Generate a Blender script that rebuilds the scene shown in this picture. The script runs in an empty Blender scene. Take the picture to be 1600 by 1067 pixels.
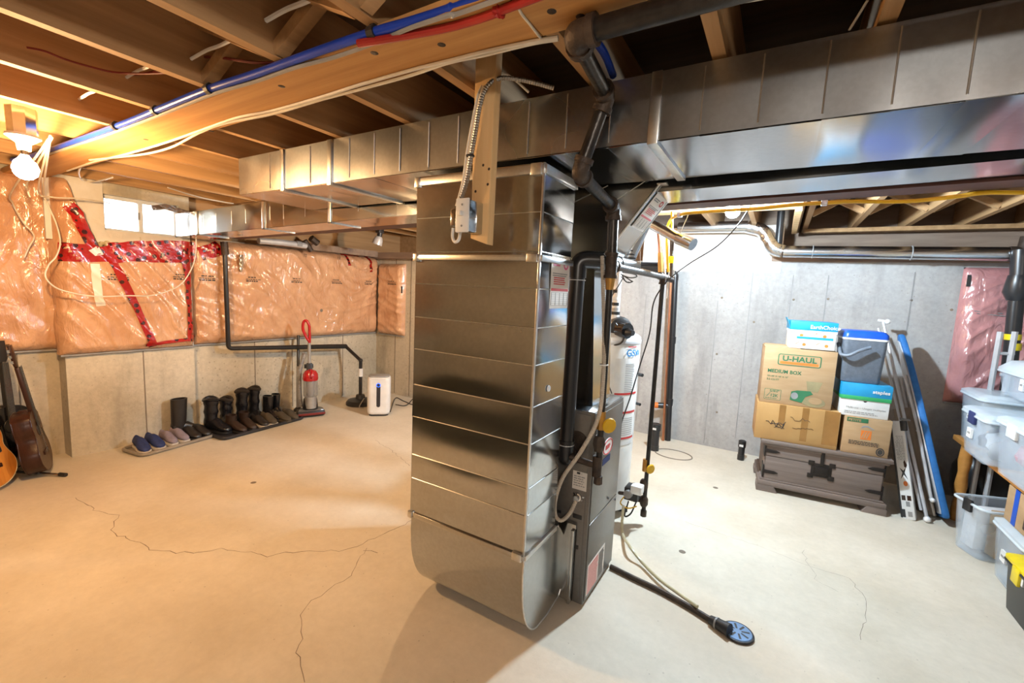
import bpy, bmesh, math, random
from math import sin, cos, pi, sqrt, radians
from mathutils import Vector, Matrix, noise

random.seed(7)
SC = bpy.context.scene
COL = SC.collection

# ------------------------------------------------------------------ camera
W, HGT = 1600.0, 1067.0
F_PX, YAW, PITCH, ROLL = 688.305, -0.53833, 0.114807, -0.04739
CAM = Vector((0.0, 0.0, 1.5))
_fw = Vector((sin(YAW)*cos(PITCH), cos(YAW)*cos(PITCH), -sin(PITCH)))
_r = Vector((cos(YAW), -sin(YAW), 0.0))
_d = _fw.cross(_r)
RIGHT = cos(ROLL)*_r + sin(ROLL)*_d
DOWN = -sin(ROLL)*_r + cos(ROLL)*_d
cd = bpy.data.cameras.new('camera')
cd.sensor_width = 36.0
cd.lens = F_PX/W*36.0
cd.clip_start = 0.02
cam = bpy.data.objects.new('camera', cd)
COL.objects.link(cam)
cam.matrix_world = Matrix(((RIGHT.x, -DOWN.x, -_fw.x, CAM.x), (RIGHT.y, -DOWN.y, -_fw.y, CAM.y),
                           (RIGHT.z, -DOWN.z, -_fw.z, CAM.z), (0, 0, 0, 1)))
SC.camera = cam

def ray(px, py):
    return RIGHT*((px-800.0)/F_PX) + DOWN*((py-533.5)/F_PX) + _fw
def _on(px, py, ax, v):
    d = ray(px, py)
    return CAM + d*((v-CAM[ax])/d[ax])
def AX(px, py, v): return _on(px, py, 0, v)      # the point of the plane x = v seen at a pixel
def AY(px, py, v): return _on(px, py, 1, v)
def AZ(px, py, v=0.0): return _on(px, py, 2, v)
def AP(px, py, o, n):                            # any plane
    d = ray(px, py); n = Vector(n)
    return CAM + d*((Vector(o)-CAM).dot(n)/d.dot(n))

# ------------------------------------------------------------------ world, exposure, lamps (bulbs are built further down)
LEFT_BULB = (AY(40, 264, 0.62), (1.0, 0.60, 0.27), 900.0)     # place, colour, emission of the glass
RIGHT_BULB = (AY(1145, 329, 3.2), (0.70, 0.87, 1.0), 1850.0)
REAR_FILL = (Vector((0.8, -1.05, 2.03)), (1.0, 0.91, 0.80), 560.0)  # fill light added out of view, to brighten and show in the ducts
CORNER_BULB = (Vector((-2.45, 3.3, 2.02)), (1.0, 0.66, 0.34), 520.0)
wd = bpy.data.worlds.new('daylight'); SC.world = wd
wd.use_nodes = True
wb = wd.node_tree.nodes['Background']
wb.inputs['Color'].default_value = (0.92, 0.97, 1.0, 1)
wb.inputs['Strength'].default_value = 9.0
SC.view_settings.view_transform = 'Standard'
SC.view_settings.look = 'None'
SC.view_settings.gamma = 1.0
SC.view_settings.use_curve_mapping = False
SC.view_settings.exposure = 0.92

# ------------------------------------------------------------------ materials
def nd(nt, t, **kw):
    n = nt.nodes.new(t)
    for k, v in kw.items():
        if k in n.inputs: n.inputs[k].default_value = v
        else: setattr(n, k, v)
    return n
def c4(c): return (c[0], c[1], c[2], 1.0)

def pm(name, col, col2=None, rough=0.5, metal=0.0, scale=6.0, stretch=(1, 1, 1), bump=0.0, bscale=None,
       rvar=0.0, coat=0.0, spec=0.5, trans=0.0, emit=None, contrast=(0.35, 0.65), alpha=1.0, detail=4.0):
    m = bpy.data.materials.new(name); m.use_nodes = True
    nt = m.node_tree; b = nt.nodes['Principled BSDF']; L = nt.links
    col2 = col2 or tuple(c*0.78 for c in col)
    tc = nd(nt, 'ShaderNodeTexCoord')
    mp = nd(nt, 'ShaderNodeMapping'); mp.inputs['Scale'].default_value = stretch
    L.new(tc.outputs['Object'], mp.inputs['Vector'])
    no = nd(nt, 'ShaderNodeTexNoise', Scale=scale, Detail=detail, Roughness=0.6)
    L.new(mp.outputs['Vector'], no.inputs['Vector'])
    cr = nd(nt, 'ShaderNodeValToRGB')
    cr.color_ramp.elements[0].position = contrast[0]; cr.color_ramp.elements[0].color = c4(col2)
    cr.color_ramp.elements[1].position = contrast[1]; cr.color_ramp.elements[1].color = c4(col)
    L.new(no.outputs['Fac'], cr.inputs['Fac'])
    L.new(cr.outputs['Color'], b.inputs['Base Color'])
    b.inputs['Roughness'].default_value = rough
    b.inputs['Metallic'].default_value = metal
    b.inputs['Specular IOR Level'].default_value = spec
    b.inputs['Coat Weight'].default_value = coat
    b.inputs['Coat Roughness'].default_value = 0.12
    b.inputs['Transmission Weight'].default_value = trans
    b.inputs['Alpha'].default_value = alpha
    if emit:
        b.inputs['Emission Color'].default_value = c4(emit[0]); b.inputs['Emission Strength'].default_value = emit[1]
    if rvar:
        mr = nd(nt, 'ShaderNodeMapRange'); mr.inputs['From Min'].default_value = 0.3; mr.inputs['From Max'].default_value = 0.7
        mr.inputs['To Min'].default_value = rough-rvar; mr.inputs['To Max'].default_value = rough+rvar
        n3 = nd(nt, 'ShaderNodeTexNoise', Scale=scale*0.7, Detail=3.0)
        L.new(tc.outputs['Object'], n3.inputs['Vector'])
        L.new(n3.outputs['Fac'], mr.inputs['Value']); L.new(mr.outputs['Result'], b.inputs['Roughness'])
    if bump:
        n2 = nd(nt, 'ShaderNodeTexNoise', Scale=bscale or scale*4, Detail=3.0)
        L.new(mp.outputs['Vector'], n2.inputs['Vector'])
        bp = nd(nt, 'ShaderNodeBump', Strength=bump, Distance=0.01)
        L.new(n2.outputs['Fac'], bp.inputs['Height']); L.new(bp.outputs['Normal'], b.inputs['Normal'])
    return m

def concrete(name, a, b2, joints=None, wet=0.0):
    m = bpy.data.materials.new(name); m.use_nodes = True
    nt = m.node_tree; b = nt.nodes['Principled BSDF']; L = nt.links
    tc = nd(nt, 'ShaderNodeTexCoord'); P = tc.outputs['Object']
    big = nd(nt, 'ShaderNodeTexNoise', Scale=1.3, Detail=6.0, Roughness=0.62); L.new(P, big.inputs['Vector'])
    cr = nd(nt, 'ShaderNodeValToRGB'); e = cr.color_ramp.elements
    e[0].position = 0.3; e[0].color = c4(b2); e[1].position = 0.66; e[1].color = c4(a)
    L.new(big.outputs['Fac'], cr.inputs['Fac'])
    fine = nd(nt, 'ShaderNodeTexNoise', Scale=26.0, Detail=5.0, Roughness=0.7); L.new(P, fine.inputs['Vector'])
    r2 = nd(nt, 'ShaderNodeMapRange'); r2.inputs['From Min'].default_value = 0.25; r2.inputs['From Max'].default_value = 0.75
    r2.inputs['To Min'].default_value = 0.82 if joints else 0.92; r2.inputs['To Max'].default_value = 1.08 if joints else 1.04
    L.new(fine.outputs['Fac'], r2.inputs['Value'])
    mx = nd(nt, 'ShaderNodeMix'); mx.data_type = 'RGBA'; mx.blend_type = 'MULTIPLY'; mx.inputs[0].default_value = 1.0
    L.new(cr.outputs['Color'], mx.inputs[6]); L.new(r2.outputs['Result'], mx.inputs[7])
    last = mx.outputs[2]
    # air holes and dark aggregate
    vo = nd(nt, 'ShaderNodeTexVoronoi', Scale=24.0); L.new(P, vo.inputs['Vector'])
    sep = nd(nt, 'ShaderNodeSeparateColor'); L.new(vo.outputs['Color'], sep.inputs['Color'])
    sz = nd(nt, 'ShaderNodeMath', operation='MULTIPLY'); L.new(sep.outputs[0], sz.inputs[0]); sz.inputs[1].default_value = (0.25 if joints == 1 else 0.15) if joints else 0.09
    lt = nd(nt, 'ShaderNodeMath', operation='LESS_THAN'); L.new(vo.outputs['Distance'], lt.inputs[0]); L.new(sz.outputs[0], lt.inputs[1])
    sc_ = nd(nt, 'ShaderNodeMath', operation='MULTIPLY'); L.new(lt.outputs[0], sc_.inputs[0]); sc_.inputs[1].default_value = 0.36
    m2 = nd(nt, 'ShaderNodeMix'); m2.data_type = 'RGBA'
    L.new(sc_.outputs[0], m2.inputs[0]); L.new(last, m2.inputs[6]); m2.inputs[7].default_value = (0.16, 0.13, 0.10, 1)
    last = m2.outputs[2]
    if joints:                                      # run-off stains hanging from above
        mp = nd(nt, 'ShaderNodeMapping'); mp.inputs['Scale'].default_value = (1.6, 1.6, 0.28); L.new(P, mp.inputs['Vector'])
        st = nd(nt, 'ShaderNodeTexNoise', Scale=2.2, Detail=5.0, Roughness=0.65); L.new(mp.outputs['Vector'], st.inputs['Vector'])
        r3 = nd(nt, 'ShaderNodeMapRange'); r3.inputs['From Min'].default_value = 0.52; r3.inputs['From Max'].default_value = 0.72
        r3.inputs['To Max'].default_value = 0.55
        L.new(st.outputs['Fac'], r3.inputs['Value'])
        m3 = nd(nt, 'ShaderNodeMix'); m3.data_type = 'RGBA'
        L.new(r3.outputs['Result'], m3.inputs[0]); L.new(last, m3.inputs[6]); m3.inputs[7].default_value = c4(tuple(x*0.5 for x in b2))
        last = m3.outputs[2]
    L.new(last, b.inputs['Base Color'])
    b.inputs['Roughness'].default_value = 0.85
    if wet:                                         # rusty water marks round the drain, the hose and the furnace foot
        for sx, sy, rx, ry, amt in ((-.10, 2.05, .42, .30, .55), (-.45, 2.15, .40, .22, .45), (-.75, 1.80, .34, .30, .55), (-.80, 4.35, .5, .4, .35), (-4.3, .9, .9, .5, .25)):
            ad = nd(nt, 'ShaderNodeVectorMath', operation='SUBTRACT'); L.new(P, ad.inputs[0]); ad.inputs[1].default_value = (sx, sy, 0)
            sc2 = nd(nt, 'ShaderNodeVectorMath', operation='MULTIPLY'); L.new(ad.outputs[0], sc2.inputs[0]); sc2.inputs[1].default_value = (1/rx, 1/ry, 0)
            ln = nd(nt, 'ShaderNodeVectorMath', operation='LENGTH'); L.new(sc2.outputs[0], ln.inputs[0])
            r6 = nd(nt, 'ShaderNodeMapRange'); r6.inputs['From Min'].default_value = 1.0; r6.inputs['From Max'].default_value = 0.2; r6.inputs['To Max'].default_value = amt
            L.new(ln.outputs['Value'], r6.inputs['Value'])
            mu = nd(nt, 'ShaderNodeMath', operation='MULTIPLY'); L.new(r6.outputs['Result'], mu.inputs[0]); L.new(big.outputs['Fac'], mu.inputs[1])
            m6 = nd(nt, 'ShaderNodeMix'); m6.data_type = 'RGBA'; L.new(mu.outputs[0], m6.inputs[0]); L.new(last, m6.inputs[6]); m6.inputs[7].default_value = (0.40, 0.26, 0.14, 1)
            last = m6.outputs[2]
        L.new(last, b.inputs['Base Color'])
        r5 = nd(nt, 'ShaderNodeMapRange'); r5.inputs['To Min'].default_value = 0.42; r5.inputs['To Max'].default_value = 0.8
        L.new(big.outputs['Fac'], r5.inputs['Value']); L.new(r5.outputs['Result'], b.inputs['Roughness'])
    bp = nd(nt, 'ShaderNodeBump', Strength=0.25 if joints else 0.12, Distance=0.01)
    L.new(fine.outputs['Fac'], bp.inputs['Height']); L.new(bp.outputs['Normal'], b.inputs['Normal'])
    return m

def wood(name, a, b2, axis='y', scale=3.0, rough=0.7):
    st = {'x': (0.25, 7, 7), 'y': (7, 0.25, 7), 'z': (7, 7, 0.25)}[axis]
    return pm(name, a, b2, rough=rough, scale=scale, stretch=st, bump=0.12, bscale=scale*3, contrast=(0.3, 0.7), detail=6.0, spec=0.3)

def film(name, a, b2, rough=0.22):
    """pink glass wool seen through a clear creased vapour barrier"""
    m = pm(name, a, b2, rough=rough, scale=5.0, coat=0.7, bump=0.0, contrast=(0.3, 0.72))
    nt = m.node_tree; b = nt.nodes['Principled BSDF']; L = nt.links
    tc = nd(nt, 'ShaderNodeTexCoord')
    mp = nd(nt, 'ShaderNodeMapping'); mp.inputs['Scale'].default_value = (2.2, 2.2, 0.9); mp.inputs['Rotation'].default_value = (0.5, 0.25, 0.3)
    L.new(tc.outputs['Object'], mp.inputs['Vector'])
    n2 = nd(nt, 'ShaderNodeTexNoise', Scale=5.0, Detail=4.0, Distortion=1.6); L.new(mp.outputs['Vector'], n2.inputs['Vector'])
    bp = nd(nt, 'ShaderNodeBump', Strength=0.55, Distance=0.03)
    L.new(n2.outputs['Fac'], bp.inputs['Height']); L.new(bp.outputs['Normal'], b.inputs['Normal']); L.new(bp.outputs['Normal'], b.inputs['Coat Normal'])
    return m

def tapemat(name):
    m = pm(name, (0.40, 0.010, 0.010), (0.30, 0.006, 0.006), rough=0.25, coat=0.6, scale=3)
    nt = m.node_tree; b = nt.nodes['Principled BSDF']; L = nt.links
    old = b.inputs['Base Color'].links[0].from_socket
    tc = nd(nt, 'ShaderNodeTexCoord')
    vo = nd(nt, 'ShaderNodeTexVoronoi', Scale=19.0, Randomness=0.9); L.new(tc.outputs['Object'], vo.inputs['Vector'])
    lt = nd(nt, 'ShaderNodeMath', operation='LESS_THAN'); L.new(vo.outputs['Distance'], lt.inputs[0]); lt.inputs[1].default_value = 0.34
    mx = nd(nt, 'ShaderNodeMix'); mx.data_type = 'RGBA'
    L.new(lt.outputs[0], mx.inputs[0]); L.new(old, mx.inputs[6]); mx.inputs[7].default_value = (0.05, 0.006, 0.006, 1)
    L.new(mx.outputs[2], b.inputs['Base Color'])
    n2 = nd(nt, 'ShaderNodeTexNoise', Scale=30.0); L.new(tc.outputs['Object'], n2.inputs['Vector'])
    bp = nd(nt, 'ShaderNodeBump', Strength=0.5, Distance=0.01); L.new(n2.outputs['Fac'], bp.inputs['Height']); L.new(bp.outputs['Normal'], b.inputs['Normal'])
    return m

def galv(name, col=(0.50, 0.53, 0.56), rough=0.15, rvar=0.03, wav=0.04):
    m = pm(name, col, tuple(c*0.93 for c in col), rough=rough, metal=1.0, scale=60.0, rvar=0.0, contrast=(0.4, 0.6))
    nt = m.node_tree; b = nt.nodes['Principled BSDF']; L = nt.links
    tc = nd(nt, 'ShaderNodeTexCoord')
    n3 = nd(nt, 'ShaderNodeTexNoise', Scale=2.5, Detail=2.0, Roughness=0.5); L.new(tc.outputs['Object'], n3.inputs['Vector'])
    mr = nd(nt, 'ShaderNodeMapRange'); mr.inputs['From Min'].default_value = 0.3; mr.inputs['From Max'].default_value = 0.7
    mr.inputs['To Min'].default_value = rough-rvar; mr.inputs['To Max'].default_value = rough+rvar
    L.new(n3.outputs['Fac'], mr.inputs['Value']); L.new(mr.outputs['Result'], b.inputs['Roughness'])
    n4 = nd(nt, 'ShaderNodeTexNoise', Scale=3.0, Detail=1.0); L.new(tc.outputs['Object'], n4.inputs['Vector'])
    bp = nd(nt, 'ShaderNodeBump', Strength=wav, Distance=0.03); L.new(n4.outputs['Fac'], bp.inputs['Height']); L.new(bp.outputs['Normal'], b.inputs['Normal'])
    return m

def emis(name, col, s):
    m = bpy.data.materials.new(name); m.use_nodes = True
    nt = m.node_tree; nt.nodes.remove(nt.nodes['Principled BSDF'])
    e = nd(nt, 'ShaderNodeEmission', Color=c4(col), Strength=s)
    nt.links.new(e.outputs[0], nt.nodes['Material Output'].inputs[0])
    return m

def clear(name, col, a=0.35, rough=0.25):
    """clouded see-through plastic"""
    m = bpy.data.materials.new(name); m.use_nodes = True
    nt = m.node_tree; b = nt.nodes['Principled BSDF']; L = nt.links
    b.inputs['Base Color'].default_value = c4(col); b.inputs['Roughness'].default_value = rough
    tr = nd(nt, 'ShaderNodeBsdfTransparent'); tr.inputs['Color'].default_value = (0.96, 0.98, 1, 1)
    mx = nd(nt, 'ShaderNodeMixShader'); 
    no = nd(nt, 'ShaderNodeTexNoise', Scale=7.0); tc = nd(nt, 'ShaderNodeTexCoord'); L.new(tc.outputs['Object'], no.inputs['Vector'])
    mr = nd(nt, 'ShaderNodeMapRange'); mr.inputs['To Min'].default_value = a-0.1; mr.inputs['To Max'].default_value = a+0.1
    L.new(no.outputs['Fac'], mr.inputs['Value']); L.new(mr.outputs['Result'], mx.inputs[0])
    L.new(tr.outputs[0], mx.inputs[1]); L.new(b.outputs[0], mx.inputs[2]); L.new(mx.outputs[0], nt.nodes['Material Output'].inputs[0])
    return m

M = dict(
    floor=concrete('floor_concrete', (0.70, 0.64, 0.54), (0.54, 0.48, 0.38), wet=1.0),
    wallA=concrete('wall_concrete_warm', (0.62, 0.56, 0.45), (0.42, 0.37, 0.28), joints=1),
    wallB=concrete('wall_concrete_grey', (0.41, 0.405, 0.40), (0.30, 0.295, 0.29), joints=2),
    joist=wood('spruce_joist', (0.48, 0.29, 0.14), (0.32, 0.18, 0.08), 'y'),
    plank=wood('spruce_plank', (0.60, 0.33, 0.12), (0.42, 0.20, 0.065), 'x'),
    stud=wood('pine_stud', (0.80, 0.56, 0.30), (0.64, 0.40, 0.18), 'z'),
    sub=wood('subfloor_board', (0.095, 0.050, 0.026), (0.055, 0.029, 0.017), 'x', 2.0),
    galv=galv('galvanised_sheet'), galvr=galv('galvanised_trunk_sheet', rough=0.30, rvar=0.06, wav=0.12), galv2=galv('galvanised_sheet_dull', (0.52, 0.53, 0.53), 0.21, 0.04),
    galv3=galv('galvanised_pipe', (0.66, 0.68, 0.70), 0.22, 0.06, 0.3),
    foil=pm('crinkled_foil', (0.75, 0.77, 0.80), rough=0.18, metal=1.0, scale=20, bump=0.9, bscale=22),
    cleat=galv('cleat_metal', (0.72, 0.73, 0.73), 0.33, 0.05),
    film=film('vapour_barrier_over_pink_wool', (0.67, 0.40, 0.235), (0.49, 0.25, 0.13)),
    film2=film('vapour_barrier_over_rose_wool', (0.52, 0.25, 0.25), (0.36, 0.16, 0.16)),
    tape=tapemat('red_sheathing_tape'),
    ink=pm('black_print', (0.03, 0.03, 0.03), rough=0.6),
    inkg=pm('green_print', (0.03, 0.16, 0.07), rough=0.6), inkr=pm('red_print', (0.60, 0.04, 0.04), rough=0.6),
    inko=pm('orange_print', (0.75, 0.20, 0.03), rough=0.6), inkb=pm('blue_print', (0.02, 0.25, 0.60), rough=0.6),
    inkgr=pm('grey_print', (0.28, 0.28, 0.28), rough=0.6), inkp=pm('pink_print', (0.75, 0.14, 0.32), rough=0.6),
    iron=pm('black_iron_pipe', (0.045, 0.040, 0.037), (0.025, 0.022, 0.020), rough=0.34, metal=0.6, scale=14, bump=0.15),
    rust=pm('rusty_fitting', (0.075, 0.05, 0.035), (0.035, 0.025, 0.02), rough=0.55, metal=0.4, scale=22, bump=0.3),
    abs=pm('black_abs', (0.018, 0.018, 0.02), rough=0.32, scale=9),
    pvc=pm('white_pvc', (0.80, 0.76, 0.66), (0.74, 0.69, 0.58), rough=0.35, scale=3),
    white=pm('white_plastic', (0.84, 0.84, 0.84), rough=0.3, scale=3), whitem=pm('white_enamel', (0.80, 0.80, 0.78), rough=0.25, scale=3),
    paint=pm('white_wall_paint', (0.74, 0.72, 0.69), (0.66, 0.63, 0.58), rough=0.7, scale=5, bump=0.25, bscale=30),
    foam=pm('spray_foam', (0.62, 0.54, 0.36), (0.45, 0.38, 0.24), rough=0.8, scale=14, bump=0.8, bscale=18),
    steel=pm('painted_steel_beam', (0.13, 0.05, 0.038), (0.075, 0.03, 0.024), rough=0.55, scale=7),
    furn=pm('furnace_enamel', (0.165, 0.155, 0.145), (0.15, 0.14, 0.13), rough=0.34, metal=0.55, scale=60),
    black=pm('black_plastic', (0.02, 0.02, 0.022), rough=0.4), blackg=pm('black_glossy', (0.012, 0.012, 0.014), rough=0.15, coat=0.5),
    yel=pm('yellow_plastic', (0.78, 0.46, 0.01), rough=0.4), yelb=pm('bright_yellow_plastic', (0.80, 0.62, 0.01), rough=0.35),
    brass=pm('brass', (0.55, 0.30, 0.08), rough=0.35, metal=0.8),
    blue=pm('blue_pex', (0.010, 0.055, 0.46), rough=0.3), red=pm('red_pex', (0.42, 0.025, 0.02), rough=0.35),
    wire=pm('white_cable_sheath', (0.74, 0.68, 0.58), rough=0.45), wireg=pm('grey_cable_sheath', (0.34, 0.32, 0.29), rough=0.5),
    wireb=pm('black_cable_sheath', (0.03, 0.03, 0.03), rough=0.5), wirer=pm('dark_red_wire', (0.20, 0.02, 0.015), rough=0.5),
    bx=pm('flexible_metal_conduit', (0.52, 0.50, 0.47), rough=0.35, metal=0.85, scale=12), bxk=pm('dark_flexible_conduit', (0.09, 0.10, 0.12), rough=0.35, metal=0.5),
    beige=pm('beige_flexible_conduit', (0.55, 0.47, 0.38), rough=0.45),
    copper=pm('copper', (0.55, 0.24, 0.13), rough=0.3, metal=0.9),
    card=pm('cardboard', (0.43, 0.285, 0.155), (0.37, 0.235, 0.12), rough=0.85, scale=4, stretch=(1, 1, 6)),
    card2=pm('cardboard_taped', (0.47, 0.275, 0.10), (0.40, 0.22, 0.075), rough=0.6, scale=3), pkt=pm('packing_tape', (0.40, 0.20, 0.06), rough=0.18, alpha=0.8),
    paper=pm('white_carton', (0.80, 0.80, 0.79), rough=0.6, scale=3), label=pm('paper_label', (0.80, 0.74, 0.68), rough=0.6, scale=3),
    skyb=pm('sky_blue_print', (0.015, 0.30, 0.58), rough=0.45), grn=pm('leaf_green_print', (0.03, 0.36, 0.12), rough=0.45),
    coolg=pm('cooler_grey', (0.135, 0.16, 0.20), rough=0.45, scale=40, bump=0.2), coolb=pm('cooler_blue', (0.012, 0.085, 0.52), rough=0.35),
    greyp=pm('grey_plastic', (0.30, 0.30, 0.30), rough=0.4),
    chest=wood('driftwood_veneer', (0.235, 0.185, 0.162), (0.135, 0.105, 0.09), 'x', 4.0, 0.55),
    darkm=pm('dark_iron_hardware', (0.025, 0.02, 0.018), rough=0.5, metal=0.5),
    ironb=pm('blue_ironing_cover', (0.02, 0.15, 0.42), (0.015, 0.12, 0.36), rough=0.6, scale=30), alum=pm('grey_white_tube', (0.62, 0.62, 0.64), rough=0.35, metal=0.3),
    tan=wood('tan_board', (0.30, 0.24, 0.19), (0.24, 0.19, 0.15), 'z', 3.0),
    oak=wood('orange_shelf_wood', (0.55, 0.25, 0.06), (0.42, 0.18, 0.04), 'y', 3.0, 0.5),
    bin=clear('clear_bin', (0.74, 0.82, 0.90), 0.27, 0.18), binlid=clear('clear_lid', (0.82, 0.90, 0.96), 0.55, 0.22),
    ghost=clear('smoky_clear', (0.35, 0.33, 0.32), 0.45, 0.12),
    tote=pm('black_tote', (0.016, 0.018, 0.018), rough=0.38),
    gbrown=wood('mahogany_side', (0.055, 0.020, 0.012), (0.028, 0.011, 0.007), 'z', 3.0, 0.3), gtop=wood('dark_spruce_top', (0.12, 0.07, 0.04), (0.08, 0.045, 0.027), 'z', 4.0, 0.35),
    gsun=wood('amber_top', (0.60, 0.24, 0.045), (0.45, 0.15, 0.025), 'z', 3.0, 0.22), gside=wood('amber_side', (0.36, 0.13, 0.035), (0.25, 0.085, 0.02), 'z', 3.0, 0.25),
    cream=pm('cream_binding', (0.62, 0.50, 0.28), rough=0.35), chrome=pm('chrome', (0.7, 0.7, 0.7), rough=0.15, metal=1.0),
    tray=pm('dark_rubber_tray', (0.025, 0.025, 0.03), rough=0.5), tray2=pm('grey_boot_tray', (0.30, 0.26, 0.21), rough=0.5),
    shoeb=pm('navy_mesh', (0.012, 0.022, 0.10), (0.02, 0.04, 0.16), rough=0.7, scale=40), sole=pm('off_white_sole', (0.62, 0.56, 0.48), rough=0.6),
    shoeg=pm('mauve_mesh', (0.25, 0.21, 0.26), rough=0.7, scale=30), leather=pm('black_leather', (0.020, 0.017, 0.016), rough=0.35, scale=20, bump=0.2),
    puff=pm('black_nylon', (0.010, 0.010, 0.013), rough=0.25, scale=20, bump=0.3), brownl=pm('brown_leather', (0.036, 0.020, 0.014), rough=0.45, scale=18, bump=0.2),
    olive=pm('olive_suede', (0.075, 0.06, 0.04), rough=0.8, scale=30), fur=pm('dark_fur', (0.03, 0.022, 0.016), rough=0.9, scale=60, bump=0.8),
    redp=pm('glossy_red_plastic', (0.50, 0.012, 0.018), rough=0.2, coat=0.4), silverp=pm('silver_plastic', (0.5, 0.5, 0.5), rough=0.3, metal=0.5),
    screen=pm('dark_display', (0.03, 0.03, 0.04), rough=0.25), ring=emis('lit_blue_ring', (0.02, 0.10, 1.0), 2.5),
    glass=clear('window_glass', (0.9, 0.95, 1.0), 0.12, 0.05), vinyl=pm('window_vinyl', (0.70, 0.74, 0.78), rough=0.35),
    porc=pm('porcelain', (0.78, 0.76, 0.72), rough=0.25), bulbL=emis('warm_bulb_glass', LEFT_BULB[1], LEFT_BULB[2]),
    bulbR=emis('cool_bulb_glass', RIGHT_BULB[1], RIGHT_BULB[2]), bulbC=emis('corner_bulb_glass', CORNER_BULB[1], CORNER_BULB[2]), fillK=emis('rear_fill_glow', REAR_FILL[1], REAR_FILL[2]),
    faint=pm('faint_brown_print', (0.30, 0.25, 0.13), rough=0.7, scale=9),
    matg=pm('added_mat_rubber', (0.018, 0.024, 0.016), rough=0.7, scale=9),
    lblue=pm('drain_cover_blue', (0.16, 0.27, 0.46), rough=0.4, metal=0.3), cloud=pm('vinyl_tubing', (0.55, 0.50, 0.33), rough=0.3, spec=0.5),
    crack=pm('crack_grit', (0.22, 0.18, 0.14), rough=0.95), rim=pm('aged_rim_board', (0.32, 0.23, 0.17), (0.22, 0.15, 0.11), rough=0.8, scale=4, stretch=(0.5, 4, 4)),
    cloth=pm('white_cloth', (0.72, 0.72, 0.74), rough=0.8, scale=12, bump=0.5), clothb=pm('navy_cloth', (0.02, 0.03, 0.12), rough=0.8), clothr=pm('pink_cloth', (0.5, 0.18, 0.22), rough=0.8),
    tealc=pm('teal_cloth', (0.05, 0.18, 0.24), rough=0.8), straw=pm('straw_cloth', (0.5, 0.42, 0.26), rough=0.85),
)

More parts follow.
